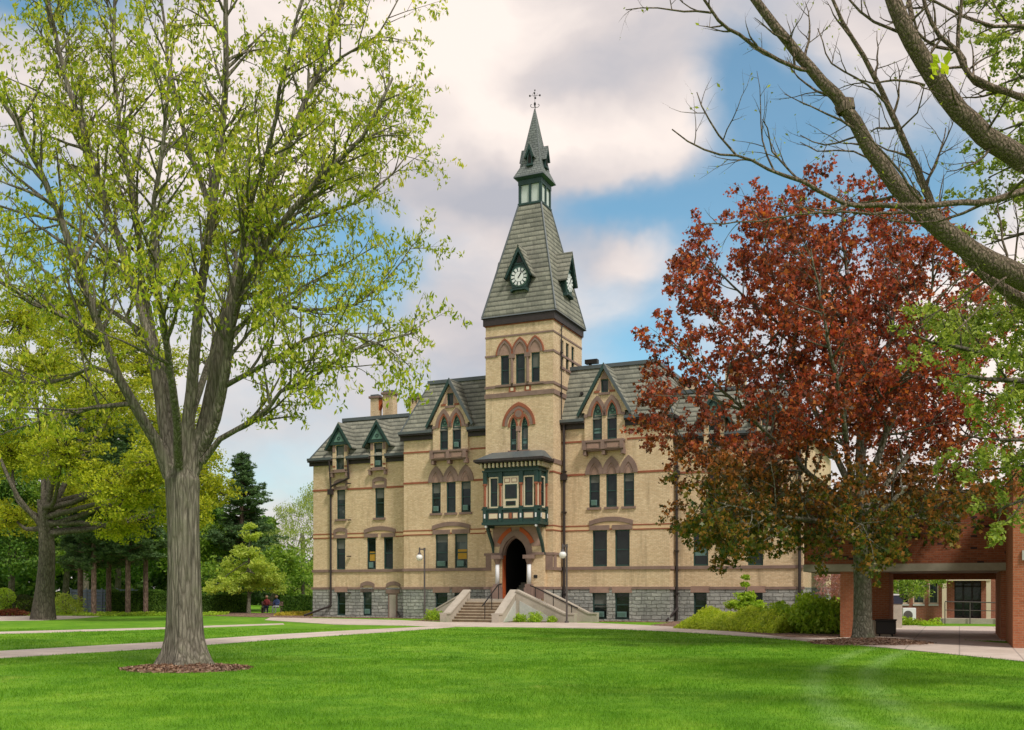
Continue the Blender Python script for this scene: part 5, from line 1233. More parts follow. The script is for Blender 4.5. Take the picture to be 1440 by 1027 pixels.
# ---- nearly bare tree reaching in from the right
LEAFB = leafmat('bud_leaf', [(.16,.2,.04),(.3,.38,.05),(.42,.5,.06)], .45)
def bare_tree():
    Y = 12.5; base = Vector((10.4, Y+.4, 0))
    root = empty('bare_tree', base); tag(root, 'nearly bare rough-barked tree reaching in from the right edge, a few leaf buds open', 'tree')
    W = Wood(); LP = []
    p = lambda x, y, dy=0: at(x, y, Y+dy)
    W.tube([base, Vector((10.3,Y+.3,1)), Vector((10.1,Y+.2,2.5)), Vector((9.8,Y+.1,3.6)), Vector((9.4,Y,4.6))], [.5,.42,.38,.36,.3], 18, .04, True, [.4,.2])
    k = .37/1400*Y
    main = [
      ([(1780,560,0),(1640,470,0),(1540,425,0),(1440,392,0),(1370,355,0),(1312,312,-.05),(1262,262,-.1),(1225,210,-.2),(1190,155,-.3),(1140,95,-.35),(1092,40,-.4),(1055,-10,-.4),(1020,-70,-.4)], [58,54,50,44,38,36,31,27,24,20,17,15,12]),
      ([(1790,520,.2),(1680,380,.2),(1560,300,.2),(1440,226,.2),(1385,190,.1),(1335,140,0),(1298,85,-.1),(1270,35,-.2),(1250,-20,-.2),(1235,-90,-.3)], [52,50,46,42,38,35,33,30,27,24]),
      ([(1620,455,0),(1500,440,.4),(1440,425,.5),(1375,378,.5),(1320,310,.5),(1298,255,.5),(1268,190,.45),(1240,130,.4),(1215,80,.35),(1185,30,.3),(1160,-30,.3)], [34,30,26,20,16,14,12,10,9,7,5]),
      ([(1600,330,-.6),(1500,270,-.8),(1440,268,-.9),(1395,282,-1),(1330,288,-1.1),(1255,290,-1.2),(1190,285,-1.3),(1130,258,-1.4),(1080,238,-1.5),(1035,218,-1.6),(990,212,-1.7),(945,182,-1.8)], [16,15,13,11,10,9,8,7,5,4,3,2]),
    ]
    P = dict(sides=[12,5,4,3], rough=.03, leaf_from=2, leaf_dens=[0,0,2.2,2.2], leaf_spread=.05, max=3,
             dens=[1.5,4.2,5.0], start=[.25,.12,.15], ang=(30,75), up=[.1,.15,.1], len=[1.5,.5,.22], seg=[6,4,2], r=[.02,.008,.0045], bend=.22, trop=[.05,.06,.03])
    for pts, w in main:
        q, rr = smooth_line([p(*a) for a in pts], [x*k for x in w], .18, .012); grow(W, LP, q, rr, 0, P)
    sec = [
      ([(1145,100,-.35),(1110,92,-.4),(1080,75,-.5),(1040,50,-.6),(1010,28,-.7),(990,0,-.8),(980,-40,-.8)], 8, 4),
      ([(1000,18,-.7),(960,16,-.8),(925,12,-.9),(880,14,-1)], 4, 1.5),
      ([(1300,300,0),(1240,300,-.2),(1150,300,-.5),(1070,310,-.8),(985,316,-1)], 6, 2),
      ([(1450,140,.1),(1395,122,.1),(1365,108,.1),(1345,72,.1),(1320,50,.1),(1300,10,.1),(1295,-30,.1)], 13, 6),
      ([(1347,74,.1),(1348,40,.1),(1352,0,.1),(1352,-30,.1)], 8, 5), ([(1440,135,.3),(1370,118,.4),(1350,70,.4),(1318,66,.4),(1290,44,.4),(1280,0,.4)], 9, 4),
      ([(1285,55,-.1),(1280,20,.1),(1275,-30,.2)], 10, 7),
      ([(1500,90,.5),(1440,38,.6),(1400,38,.6),(1350,22,.6),(1310,0,.6),(1290,-20,.6)], 8, 4),
      ([(1110,240,-1.4),(1085,215,-1.5),(1080,180,-1.6),(1072,168,-1.7)], 3.5, 1.5), ([(1035,218,-1.6),(1010,190,-1.7),(985,150,-1.8),(980,130,-1.8)], 4, 1.5),
      ([(1212,190,-.2),(1160,205,-.2),(1125,190,-.2)], 4, 1.5), ([(1255,240,-.1),(1200,214,.1),(1150,212,.3),(1125,200,.4)], 4, 1.5),
      ([(1310,300,.5),(1280,260,.6),(1240,250,.7)], 5, 2), ([(1300,260,.5),(1320,220,.6),(1330,180,.7)], 5, 2),
      ([(1275,50,0),(1230,30,0),(1195,0,0),(1180,-20,0)], 6, 3), ([(1268,180,.4),(1290,160,.2),(1300,120,.1)], 4, 2),
      ([(1250,150,.4),(1220,120,.3),(1170,90,.2),(1150,40,.2)], 5, 2), ([(1300,120,-.3),(1260,112,-.5),(1230,118,-.6),(1200,110,-.6)], 5, 2),
      ([(1440,380,.2),(1400,400,-.2),(1370,440,-.5),(1340,470,-.6)], 6, 2), ([(1380,370,0),(1340,400,.1),(1310,430,.2)], 5, 2),
    ]
    for pts, a, b in sec:
        q = [p(*v) for v in pts]; n = len(q); q, rr = smooth_line(q, [(a+(b-a)*i/(n-1))*k for i in range(n)], .15, .012)
        PP = dict(P); PP['len'] = [.65,.3,.15]; PP['dens'] = [3.4,5,5]; PP['start'] = [.1,.1,.1]; grow(W, LP, q, rr, 0, PP)
    # broken stub with a snag on the main limb
    W.tube([p(1190,158,-.3), p(1187,146,-.3), p(1183,140,-.3)], [.11,.12,.05], 8, .1)
    W.build('trunk', BARKN, root, base)
    C = [v for v in LP if rnd.random() < .5]
    C = np.array([tuple(v) for v in C]); print('bare leaves', len(C))
    o = leaves('crown', C, None, .045, .5, LEAFB, root, base, svar=.5)
    bc = []
    for x, y in [(1300,100),(1310,92),(1322,88),(1330,95),(1318,102),(1308,106),(1296,96),(1262,108),(1252,115),(1275,100),(1266,96),(1328,84)]:
        for _ in range(2): bc.append(tuple(p(x+rnd.uniform(-6,6), y+rnd.uniform(-6,6), -.5)))
    bm_ = leafmat('bright_leaf', [(.45,.60,.03),(.65,.75,.05)], .5); bc = np.array(bc); md_ = p(1285, 100).x
    leaves('leaf_cluster', bc[bc[:,0] > md_], None, .15, .55, bm_, root, base)
bare_tree()

# ---- green locust boughs entering from the right
LEAFG = leafmat('locust_leaf', [(.14,.21,.04),(.24,.33,.06),(.36,.44,.09),(.48,.55,.14)], .4)
def locust():
    Y = 17.5; base = Vector((12.2, Y, 0)); root = empty('leafy_tree', base); tag(root, 'fresh green small-leaved tree hanging its boughs in at the right edge', 'tree')
    W = Wood(); LP = []; p = lambda x, y, dy=0: at(x, y, Y+dy)
    W.tube([base, Vector((12.2,Y,1.5)), Vector((12.1,Y,3.5)), Vector((12.1,Y,6)), Vector((12,Y,9)), Vector((11.8,Y,12)), Vector((11.6,Y,14))], [.4,.33,.3,.26,.2,.14,.05], 14, .04, True, [.3,.1])
    limbs = [([(1700,560,0),(1600,520,0),(1500,510,-.3),(1420,500,-.6),(1360,492,-.8),(1310,480,-1),(1285,470,-1)], .09, .012),
      ([(1700,580,0),(1600,545,0),(1500,530,-.8),(1420,535,-1.2),(1360,530,-1.4),(1325,525,-1.4)], .08, .012),([(1700,540,0),(1600,480,.3),(1500,480,.2),(1430,430,.1),(1360,470,.1),(1330,440,.1)], .07, .012),
      ([(1700,600,0),(1600,570,.3),(1500,560,.6),(1420,560,.8),(1350,545,1)], .08, .01),
      ([(1700,640,0),(1600,620,-.4),(1500,610,-.8),(1430,620,-1),(1350,612,-1.2)], .08, .01),
      ([(1690,680,0),(1600,670,.4),(1500,650,.8),(1420,660,1),(1370,660,1.2)], .07, .01),
      ([(1690,700,0),(1600,700,-.3),(1520,690,-.6),(1450,700,-.8),(1412,712,-.8),(1400,722,-.8)], .06, .01),
      ([(1690,500,0),(1600,470,.6),(1520,450,1),(1440,460,1.2),(1370,455,1.4),(1330,460,1.4)], .07, .01),
      ([(1690,380,0),(1600,330,.2),(1500,320,.4),(1430,330,.5),(1385,345,.6)], .08, .01),
      ([(1690,280,0),(1600,220,.2),(1500,210,.4),(1430,230,.6),(1390,250,.7)], .08, .01),
      ([(1680,160,0),(1600,110,.4),(1500,100,.8),(1430,110,1),(1385,135,1)], .08, .01),
      ([(1680,60,0),(1600,10,0),(1500,20,0),(1430,45,0),(1400,60,0)], .07, .01),
      ([(1670,20,0),(1580,-30,.4),(1480,-40,.8),(1400,-10,1),(1375,20,1)], .07, .01),
      ([(1700,430,0),(1600,390,-.5),(1520,380,-1),(1460,390,-1.2),(1420,400,-1.2)], .06, .01),
      ([(1690,180,0),(1600,170,-1),(1520,160,-1.6),(1450,170,-2),(1405,185,-2)], .07, .01),
      ([(1690,310,0),(1600,290,1),(1520,280,1.6),(1450,275,2),(1400,290,2)], .07, .01)]
    P = dict(sides=[6,4,3,3], rough=.02, leaf_from=1, leaf_dens=[0,20,70,80], leaf_spread=.12, tip=12, max=3,
             dens=[3.8,3.6,3.0], start=[.2,.1,.15], ang=(30,70), up=[.05,0,-.02], len=[1.0,.5,.24], seg=[5,3,2], r=[.02,.009,.005], bend=.16, trop=[-.02,-.05,-.08])
    for pts, r0, r1 in limbs:
        q = [p(*a) for a in pts]; n = len(q); q, rr = smooth_line(q, [r0+(r1-r0)*i/(n-1) for i in range(n)], .3, .02); grow(W, LP, q, rr, 0, P)
    W.build('trunk', BARKD, root, base)
    C = np.array([tuple(v) for v in LP]); print('locust leaves', len(C))
    leaves('crown', C, None, .085, .55, LEAFG, root, base, flat=.6)
locust()

# ---- generic trees made of limbs running to clumps
def clump_tree(name, label, base, th, tr, lobes, nclump, nleaf, csize, lsize, mat, bark, group=None, shape='diamond', aspect=.55, squash=.7, down=None, cat='tree', shell=.45, lean=(0,0), flat=0):
    base = Vector(base); root = empty(name, base); tag(root, label, cat, group)
    W = Wood(); top = base+Vector((lean[0], lean[1], th))
    pts, rr = smooth_line([base+Vector((0,0,-.1)), base+Vector((0,0,th*.15)), base.lerp(top, .55)+Vector((tr*.3,0,0)), top], [tr*1.2, tr, tr*.85, tr*.7], max(.4, th/8), tr*.03)
    W.tube(pts, rr, 12, .04, True, [.2,.1,.04])
    C = []
    for (lx, ly, lz, lr) in lobes:
        c = Vector((lx, ly, lz)); st = base.lerp(top, rnd.uniform(.7, 1.0)); mid = st.lerp(c, .5)+Vector((0,0,-lr*.1))+rdir()*lr*.35
        q, r2 = smooth_line([st, mid, c], [tr*.36, tr*.22, tr*.08], .8, tr*.08); W.tube(q, r2, 6)
        n = max(6, int(nclump*(lr/2)**2))
        for _ in range(n):
            d = rdir(); d.z *= squash; f = 1-shell*rnd.random()**1.5
            cc = c+d*lr*f
            if rnd.random() < .4: W.tube([c.lerp(cc, .25)+rdir()*.1, c.lerp(cc, .65)+rdir()*lr*.06, cc], [tr*.10, tr*.06, tr*.02], 3, 0, False)
            k = rnd.uniform(.6, 1.4)*csize
            g = nr.normal(0, 1, (nleaf, 3)); g /= np.linalg.norm(g, axis=1)[:,None]; g *= (nr.random(nleaf)**.4)[:,None]*k; g[:,2] *= .6
            C.append(g+np.array(cc))
    C = np.concatenate(C)
    W.build('trunk', bark, root, base)
    D = None if down is None else np.tile([[0,0,down]], (len(C),1))
    leaves('crown', C, D, lsize, aspect, mat, root, base, shape, flat=flat)
    return root
def lobes_px(lst, Y): return [tuple(at(x, y, Y+dy))+(r/1400*Y,) for x, y, r, dy in lst]
LEAFY = leafmat('yellow_green_leaf', [(.17,.24,.014),(.30,.37,.022),(.45,.50,.035),(.56,.56,.05)], .45)
LEAFD = leafmat('dark_green_leaf', [(.035,.09,.014),(.07,.16,.022),(.12,.24,.032),(.19,.31,.05)], .35)
LEAFM = leafmat('mid_green_leaf', [(.08,.16,.018),(.14,.26,.028),(.23,.37,.04),(.32,.45,.07)], .4)
LEAFL = leafmat('light_green_leaf', [(.30,.42,.06),(.44,.56,.09),(.58,.66,.14)], .45)
LEAFW = leafmat('willow_leaf', [(.20,.27,.05),(.30,.38,.08),(.42,.48,.14)], .35)
LEAFN = leafmat('pine_needle', [(.045,.095,.036),(.075,.15,.055),(.12,.21,.075),(.16,.26,.09)], .2)
LEAFS = leafmat('shrub_leaf', [(.22,.37,.03),(.36,.54,.05),(.52,.68,.10)], .5)

gx_, gy_ = gp(62, 872)
clump_tree('spreading_tree', 'broad spreading tree with dark trunk and yellow-green leaves behind the large near tree', (gx_, gy_, 0), 7.2, .55,
  lobes_px([(60,520,70,0),(150,560,70,-3),(240,600,60,2),(20,640,55,3),(270,660,50,-2),(130,470,70,2),(210,510,60,3),(-30,560,70,0),(180,690,55,-5),(260,720,45,-3),(90,640,55,-5),(220,650,50,-6),(30,450,60,3),(300,690,32,0),(110,700,40,4),(170,740,35,-3),(20,730,40,4)], gy_),
  90, 48, .5, .17, LEAFY, BARKD, shell=.85)
# dark boughs of that tree
def bg(name, label, px, Y, th, tr, lob, mat, bark=BARKD, nclump=34, nleaf=60, csize=1.0, ls=.27, **k):
    return clump_tree(name, label, (at(px, 0, Y).x, Y, 0), th, tr, lobes_px(lob, Y), nclump, nleaf, csize, ls, mat, bark, **k)
GR = 'trees closing the lawn on the left'
bg('broadleaf_tree', 'dark green tree at the far left edge of the lawn', 15, 84, 5, .3, [(0,740,50,0),(30,780,40,0),(-30,700,60,0),(20,690,50,2)], LEAFD, group=GR)
bg('broadleaf_tree', 'mid green tree behind the spreading tree trunk', 92, 88, 6, .3, [(85,700,55,0),(110,770,38,-2),(70,790,30,0),(120,660,45,0)], LEAFM, group=GR)
bg('broadleaf_tree', 'dark leafy tree between the pine trunks', 165, 90, 6, .3, [(160,720,55,0),(190,780,40,0),(150,800,28,0),(200,680,50,0)], LEAFD, group=GR)
bg('broadleaf_tree', 'green tree just left of the dark pine', 245, 88, 6, .3, [(235,740,50,0),(265,790,35,0),(255,690,45,0),(290,760,38,0)], LEAFM, group=GR)
bg('broadleaf_tree', 'deep green tree at the back of the grove', 120, 105, 7, .35, [(60,640,60,0),(120,600,60,0),(190,630,60,0),(250,650,50,0),(0,620,60,0)], LEAFD, group=GR, ls=.3)
bg('willow_tree', 'pale feathery tree against the sky beside the hall corner', 425, 108, 8, .3, [(430,730,42,0),(405,760,35,-3),(440,790,40,0),(420,820,30,-3),(450,700,30,3)], LEAFW, BARKG, nclump=26, csize=.9, ls=.24, down=-1, aspect=.3)
bg('broadleaf_tree', 'bright green tree low beside the hall corner', 425, 90, 3, .2, [(430,800,26,0),(410,820,24,0),(435,835,20,0),(395,800,24,2)], LEAFM, group=GR, nclump=16)
bg('forked_tree', 'small dark forked tree behind the light green tree', 372, 82, 2.4, .22, [(372,800,34,0),(398,790,28,0),(350,810,24,2),(300,810,26,3)], LEAFM, group=GR, lean=(1.2,0))
bg('young_tree', 'young light green tree with layered crown before the pine', 350, 76, 4.2, .14, [(350,815,32,0),(322,822,28,-1),(380,818,28,0),(345,780,26,0),(352,755,15,0),(300,828,18,0),(392,828,14,0),(330,800,22,1),(370,796,20,-1),(352,740,8,0)], LEAFL, BARKG, nclump=60, nleaf=60, csize=.40, ls=.19, squash=.45, shell=.9)
def pine(name, label, px, Y, topy, width, boty, basey=None, group=None, asym=0):
    x = at(px, 0, Y).x; base = Vector((x, Y, 0)); H = 1.8+(830-topy)/1400*Y; z0 = 1.8+(830-boty)/1400*Y; Rm = width/1400*Y/2
    root = empty(name, base); tag(root, label, 'tree', group); W = Wood()
    W.tube([base, base+Vector((0,0,H*.4)), base+Vector((0,0,H*.75)), base+Vector((0,0,H))], [.19,.17,.11,.03] if group else [.3,.25,.15,.03], 10, .03)
    C = []; D = []
    nb = int(14*(H-z0))
    for i in range(nb):
        t = (i+rnd.random())/nb; z = z0+(H-z0)*t
        r = Rm*((1-t**1.7)**.75*(.75+.25*min(1, t*6)))*(.75+.25*math.sin(t*20+rnd.random()))*rnd.uniform(.55, 1.1)
        a = rnd.uniform(0, 6.283); d = Vector((math.cos(a), math.sin(a), rnd.uniform(.05,.4))).normalized()
        s0 = base+Vector((0,0,z)); e = s0+d*r
        W.tube([s0, s0+d*r*.5+Vector((0,0,-.1)), e], [.05,.035,.012], 4, 0, False)
        nt_ = int(7*r/1.0)+4
        for k in range(nt_):
            f = rnd.uniform(.3, 1.02); c = s0+d*r*f+Vector((rnd.gauss(0,.22)*(1+r*.15), rnd.gauss(0,.22)*(1+r*.15), rnd.gauss(0,.12)))
            g = nr.normal(0, 1, (26, 3)); g /= np.linalg.norm(g, axis=1)[:,None]; g[:,2] = np.abs(g[:,2])*.8
            C.append(np.array(c)+g*.16); D.append(g*2)
    W.build('trunk', BARKP, root, base)
    leaves('crown', np.concatenate(C), np.concatenate(D), .34, .16, LEAFN, root, base)
pine('pine_tree', 'dark pine standing behind the young light green tree', 340, 88, 640, 150, 850)
for i, (px, Y, lb_) in enumerate([(113,72,'leftmost of the slim pine trunks before the blue-grey fence'),(132,70,'pale straight pine trunk in the middle of the fence gap'),(153,73,'dark pine trunk at the right end of the fence gap'),(180,71,'reddish pine trunk in front of the clipped hedge'),(205,74,'rightmost slim pine trunk, close beside the large near trunk')]):
    pine('tall_pine', lb_, px, Y, 560+i*12, 84, 805-i*4, group='slim pines on the left')
# the far wood that closes the view beneath the crowns
def wood_edge():
    n = 60000; x0, x1 = gpx_(-220, 120), gpx_(455, 120)
    a = nr.uniform(x0, x1, n); h = 9+2.5*np.sin(a*.31)+1.8*np.sin(a*.83+1)+.8*np.sin(a*2.1)
    z = h*nr.random(n)**.8; y = 118+3*np.sin(a*.6+z*.5)+nr.uniform(0, 4, n)
    o = leaves('wood_edge', np.stack([a, y, z], 1), None, .75, .6, LEAFD, None, (0,0,0)); tag(o, 'dense dark green wood closing the view behind the lawn trees', 'wood', kind='stuff')
def gpx_(px, Y): return (px-720)/1400*Y
wood_edge()
# shrubs
def shrub(name, label, x, y, z, rx, ry, rz, n, ls, mat, group=None, cat='shrub', stems=5, down=None, aspect=.55, fill=.45):
    root = empty(name, (x, y, 0)); tag(root, label, cat, group); W = Wood()
    for _ in range(stems):
        a = rnd.uniform(0, 6.28); W.tube([Vector((0,0,0)), Vector((math.cos(a)*rx*.3, math.sin(a)*ry*.3, z*.8)), Vector((math.cos(a)*rx*.7, math.sin(a)*ry*.7, z+rz*.6))], [.03,.02,.008], 4)
    W.build('stem', BARKG, root, Vector((0,0,0)))
    g = nr.normal(0, 1, (n,3)); g /= np.linalg.norm(g, axis=1)[:,None]
    bmp_ = 1+.17*np.sin(g[:,0]*5+g[:,2]*4+x)+(.16*np.sin(g[:,1]*9+g[:,0]*7+g[:,2]*6)+.13*np.sin(g[:,0]*17+x)*np.sin(g[:,2]*15+g[:,1]*8) if fill > .3 else 0)
    rr = (1-fill*nr.random(n)**1.6)*bmp_
    C = np.stack([g[:,0]*rx*rr, g[:,1]*ry*rr, z+g[:,2]*rz*rr], 1); C = C[C[:,2] > .03]
    leaves('foliage', C, None if down is None else np.tile([[0,0,down]], (len(C),1)), ls, aspect, mat, root, (0,0,0))
    return root
def gpx(px, Y): return ((px-720)/1400*Y, Y)
x, y = gpx(-2, 70); shrub('round_shrub', 'clipped bright green round shrub at the left edge', x, y, 1.0, 1.05, .9, .95, 5000, .09, LEAFS, fill=.15)
x, y = gpx(26, 71); shrub('round_shrub', 'clipped dark olive shrub beside the bright round one', x, y, .65, 1.25, .9, .75, 5000, .09, leafmat('olive_leaf', [(.02,.04,.01),(.05,.07,.015),(.09,.10,.02)]), fill=.15)
x, y = gpx(14, 68.5); shrub('red_shrub', 'low red-brown leaved plant in front of the olive shrub', x, y, .2, 1.2, .5, .3, 1500, .12, leafmat('red_shrub_leaf', [(.12,.03,.02),(.25,.07,.04),(.33,.13,.06)]), cat='plant')
for px, w, h, lb_ in ((42,1.0,.7,'pale olive shrub behind the spreading tree trunk'), (95,1.3,.95,'loose yellow-green shrub right of the spreading tree trunk')):
    x, y = gpx(px, 73 if px == 42 else 71); shrub('loose_shrub', lb_, x, y, h*.6, w, .8, h, 3500, .12, LEAFL if px == 95 else LEAFM)
def hedge(label, px0, px1, Y, h, mat, n, ry=.5, ls=.1):
    x0, x1 = gpx(px0, Y)[0], gpx(px1, Y)[0]; root = empty('hedge', ((x0+x1)/2, Y, 0)); tag(root, label, 'hedge', 'clipped hedges under the trees')
    L_ = x1-x0; f = nr.integers(0, 3, n); a = nr.uniform(-.5, .5, n)*L_; b = nr.uniform(-1, 1, n)*ry; c = nr.uniform(0, 1, n)*h
    hz_ = h*(1+.05*np.sin(a*2.1)+.04*np.sin(a*5.3))
    C = np.stack([a, np.where(f < 2, -ry+np.abs(nr.normal(0,.06,n)), b), np.where(f < 2, c, hz_-np.abs(nr.normal(0,.05,n)))], 1)
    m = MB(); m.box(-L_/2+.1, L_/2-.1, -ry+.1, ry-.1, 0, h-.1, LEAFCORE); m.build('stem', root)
    leaves('foliage', C, None, ls, .6, mat, root, (0,0,0))
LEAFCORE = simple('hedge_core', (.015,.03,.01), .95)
hedge('clipped hedge running behind the slim pines to the large trunk', 152, 240, 75, 1.75, LEAFD, 14000)
hedge('dark clipped hedge under the dark pine', 284, 352, 79, 1.5, LEAFD, 9000)
hedge('low dark hedge left of the hall corner', 396, 441, 80, 1.35, LEAFD, 6000)
# low ground plants along the bed
def groundcover(label, px0, px1, Y0, Y1, n, ls, mat, h=.22):
    x0, x1 = gpx(px0, Y0)[0], gpx(px1, Y0)[0]
    P = np.stack([nr.uniform(x0, x1, n), nr.uniform(Y0, Y1, n)], 1); hh = (.5+.5*np.sin(P[:,0]*2.3+np.sin(P[:,1]*3)*1.5))*h
    C = np.stack([P[:,0], P[:,1], .03+nr.random(n)*hh], 1); o = leaves('ground_cover', C, None, ls, .5, mat, None, (0,0,0)); tag(o, label, 'ground cover', kind='stuff')
groundcover('low green plants under the pines', -10, 300, 69, 73, 9000, .16, LEAFS)
groundcover('yellow flowering ground cover beside the hall corner', 384, 440, 69, 75, 3500, .13, leafmat('yellow_flower', [(.3,.3,.03),(.5,.42,.04),(.62,.5,.08)]))
# blue-grey board fence
x0, x1 = gpx(100, 77)[0], gpx(208, 77)[0]
fr = empty('board_fence', (x0, 77, 0)); tag(fr, 'blue-grey board fence seen between the slim pine trunks', 'fence')
m = MB(); L_ = x1-x0
for i in range(7): m.box(0, L_, 0, .03, .12+i*.25, .34+i*.25, BLUEF)
m.build('boards', fr)
for i in range(6): m = MB(); m.box(i*L_/5-.05, i*L_/5+.05, -.06, 0, 0, 1.95, BLUEF); m.build('post', fr)

# ---- planting in front of the hall, right side
def low_hedge():
    P0 = [(945,884.5),(985,885.5),(1030,888),(1080,891.5)]
    n = 26000; a = nr.uniform(945, 1085, n); C = []
    A = np.array(gp(946, 884)); B = np.array(gp(1090, 892)); 
    u = B-A; L_ = np.linalg.norm(u); u /= L_; v = np.array([-u[1], u[0]]); v = v if v[1] > 0 else -v
    s = nr.uniform(0, L_, n); w = nr.uniform(0, 2.6, n); prof = np.sqrt(np.clip(1-((w-1.3)/1.3)**2, 0, 1))*np.clip(s/1.2, 0, 1)**.5
    h = (.80+.14*np.sin(s*1.9)+.1*np.sin(s*4.7+w*2))*prof
    h = h*(.85+.3*nr.random(n)); z = h*(1-np.abs(nr.normal(0,.25,n))); z = np.where(nr.random(n) < .25, nr.random(n)*h, z)
    C = np.stack([A[0]+u[0]*s+v[0]*w, A[1]+u[1]*s+v[1]*w, np.clip(z, .04, 2)], 1)
    root = empty('low_shrub_row', (A[0], A[1], 0)); tag(root, 'low yellow-green row of shrubs along the pavement right of the steps', 'shrub')
    leaves('foliage', C, np.tile([[0,0,.5]], (n,1)), .15, .42, leafmat('spirea_leaf', [(.34,.46,.05),(.50,.62,.08),(.64,.74,.14)], .5), root, (A[0], A[1], 0))
    W = Wood()
    for _ in range(60):
        q = rnd.uniform(.5, L_-.3); w_ = rnd.uniform(.5, 2.1); b = Vector((u[0]*q+v[0]*w_, u[1]*q+v[1]*w_, 0)); W.tube([b, b+Vector((rnd.uniform(-.2,.2), rnd.uniform(-.2,.2), .7))], [.012,.005], 4)
    W.build('stem', BARKG, root, Vector((0,0,0)))
low_hedge()
x, y = gpx(1146, 41); shrub('big_shrub', 'tall bright green shrub next to the brick pier', x, y, .80, 1.05, .9, .78, 6050, .17, LEAFS, fill=.9, down=.6)
x, y = gpx(1102, 43.5); shrub('big_shrub', 'rounded green shrub between the low row and the tall shrub', x, y, .60, 1.1, .9, .58, 3850, .17, LEAFS, fill=.9, down=.6)
x, y = gpx(1172, 40.5); shrub('big_shrub', 'green shrub pressed against the brick pier', x, y, .62, .8, .9, .72, 2750, .17, LEAFS, fill=.9, down=.6)
x, y = gpx(1190, 47); shrub('big_shrub', 'yellow-green shrub in the shade under the overhang', x, y, .7, 1.6, .9, .7, 3300, .17, LEAFS, fill=.9, down=.6)
cx_, cy_ = gpx(1050, 50)
clump_tree('young_conifer', 'small feathery light green conifer rising from the shrubs', (cx_, cy_, 0), 1.9, .05, [tuple(at(x, y, 50))+(r/1400*50,) for x, y, r in ((1050,852,22),(1036,850,16),(1064,852,16),(1050,838,14),(1049,822,8),(1049,812,4))], 500, 34, .16, .12, LEAFS, BARKG, squash=.4, shell=.95)
q = at(1283, 0, 49)
clump_tree('courtyard_tree', 'small bright green tree in the courtyard beyond the passage', (at(1260,0,49).x, 49, 0), 1.8, .12, lobes_px([(1275,825,22,0),(1300,822,16,0),(1258,838,16,0),(1290,838,14,-1),(1265,815,18,1),(1320,818,10,0)], 49), 90, 45, .4, .14, LEAFM, BARKG, squash=.4)
pk = at(1165, 0, 56); clump_tree('blossom_tree', 'pinkish blossoming shrub seen under the brick overhang', (pk.x, 54, 0), 1.6, .08, [(pk.x,54,2.0,1.4)], 60, 60, .4, .12, leafmat('pink_blossom', [(.3,.13,.13),(.42,.22,.22),(.5,.3,.3)]), BARKG)
x, y = gp(1320, 881); m = MB(); m.zprism(G((1290,881.5),(1440,881.5),(1440,877.4),(1330,877.6)), 0, .035, LAWN); tag(m.build('courtyard_lawn'), kind='structure')
groundcover('tufts of green planting at the foot of the courtyard wall', 1262, 1330, 50, 52.5, 2500, .13, LEAFS, .4)
# small plants by the steps
PG = 'small leafy plants at the foot of the entrance steps'
for s, d, r, lb_ in ((-3.6,-3.3,.5,'green leafy plant left of the stair parapet'),(-2.7,-3.4,.42,'paler leafy plant closest to the left stair parapet'),(2.3,-3.95,.36,'small leafy plant under the sloping panel, left one'),(3.15,-3.9,.42,'bushier small plant in the middle under the sloping panel'),(4.1,-3.8,.26,'smallest plant at the low end of the sloping panel')):
    w_ = L2W(s, d); shrub('small_plant', lb_, w_.x, w_.y, r*.5, r, r, r*.85, int(2600*r), .15, LEAFS, PG, 'plant', stems=3, down=.6, aspect=.3, fill=.8)

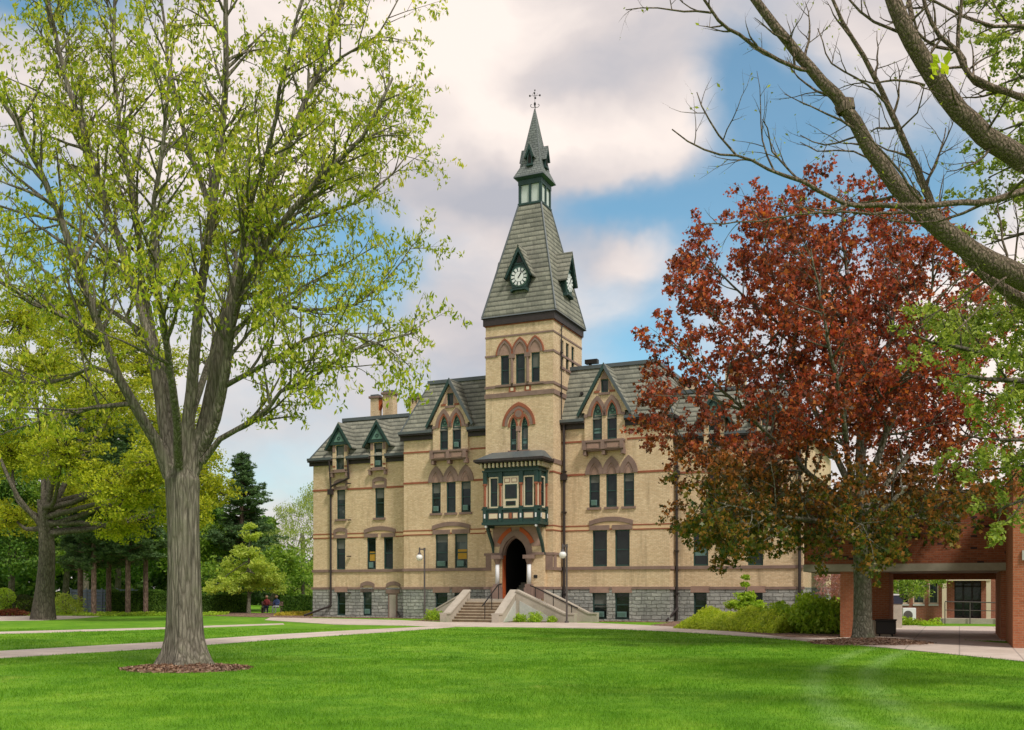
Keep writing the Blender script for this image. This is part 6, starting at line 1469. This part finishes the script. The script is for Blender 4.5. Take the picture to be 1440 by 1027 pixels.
# ---- two people sitting on a bench under the trees
SKIN = simple('skin', (.5,.3,.2), .6)
def person(x, y, rz, shirt, trousers, hair, label):
    root = empty('person', (x, y, 0), rz); tag(root, label, 'person', 'people sitting under the trees')
    J = [(0,0,.52),(0,.0,.72),(0,.01,.95),(0,0,1.08),(0,-.01,1.15),(0,-.02,1.26),(0,-.01,1.36),
         (.17,0,1.0),(.24,-.08,.76),(.12,-.30,.68),(.08,-.38,.67), (-.17,0,1.0),(-.24,-.08,.76),(-.12,-.30,.68),(-.08,-.38,.67),
         (.1,0,.5),(.12,-.45,.52),(.12,-.48,.1),(.12,-.62,.05), (-.1,0,.5),(-.12,-.45,.52),(-.12,-.48,.1),(-.12,-.62,.05)]
    Rr = [.15,.14,.16,.07,.055,.1,.07, .07,.05,.04,.04, .07,.05,.04,.04, .1,.075,.05,.04, .1,.075,.05,.04]
    E_ = [(0,1),(1,2),(2,3),(3,4),(4,5),(5,6),(2,7),(7,8),(8,9),(9,10),(2,11),(11,12),(12,13),(13,14),(0,15),(15,16),(16,17),(17,18),(0,19),(19,20),(20,21),(21,22)]
    me = bpy.data.meshes.new('body'); me.from_pydata(J, E_, []); o = bpy.data.objects.new('body', me); col.objects.link(o); o.parent = root
    md = o.modifiers.new('skin', 'SKIN'); o.modifiers.new('sub', 'SUBSURF').levels = 1
    for i, v in enumerate(me.skin_vertices[0].data): v.radius = (Rr[i], Rr[i]*.9); v.use_root = (i == 0)
    m_, nt, N, L, b = new_mat('clothes'); tc = nd(N, 'ShaderNodeTexCoord'); s = nd(N, 'ShaderNodeSeparateXYZ'); L.new(tc.outputs['Object'], s.inputs[0])
    r_ = N.new('ShaderNodeValToRGB'); L.new(s.outputs[2], r_.inputs[0]); r_.color_ramp.interpolation = 'CONSTANT'; e = r_.color_ramp.elements
    e[0].position = 0; e[0].color = (*trousers, 1); e[1].position = .6; e[1].color = (*shirt, 1); k = e.new(.99); k.color = (*shirt, 1)
    L.new(r_.outputs[0], b.inputs['Base Color']); b.inputs['Roughness'].default_value = .8
    me.materials.append(m_)
    f = MB(); f.ball((0,-.035,1.27), .102, SKIN, 14, 10, 1.15); f.ball((0,-.14,1.26), .018, SKIN, 8, 6); 
    for sx in (-1, 1): f.ball((sx*.037,-.128,1.285), .012, BLACK, 6, 4); f.ball((sx*.104,-.03,1.265), .02, SKIN, 6, 4)
    f.box(-.03,.03,-.137,-.128,1.205,1.213, REDT); f.build('face', root, smooth=True)
    h = MB(); h.ball((0,.005,1.31), .112, hair, 14, 10, 1.05); h.build('hair', root, smooth=True)
bx0 = at(382, 0, 78)
b_ = empty('bench', (bx0.x, 78, 0)); tag(b_, 'wooden bench under the trees, two people sitting on it', 'bench')
m = MB(); m.box(-.85,.85,-.25,.2,.38,.43,BARKP); m.build('seat', b_); m = MB(); m.box(-.85,.85,.2,.25,.55,.9,BARKP); m.build('backrest', b_)
for x in (-.75,.72): m = MB(); m.box(x,x+.05,-.22,.24,0,.38,BARKP); m.build('leg', b_)
person(bx0.x-.38, 78, .1, (.28,.04,.04), (.04,.05,.10), BARKD, 'seated person in a red top, left of the two under the trees')
person(bx0.x+.4, 78, -.2, (.05,.08,.22), (.6,.6,.62), BARKD, 'seated person in dark blue top and pale trousers, right of the two')
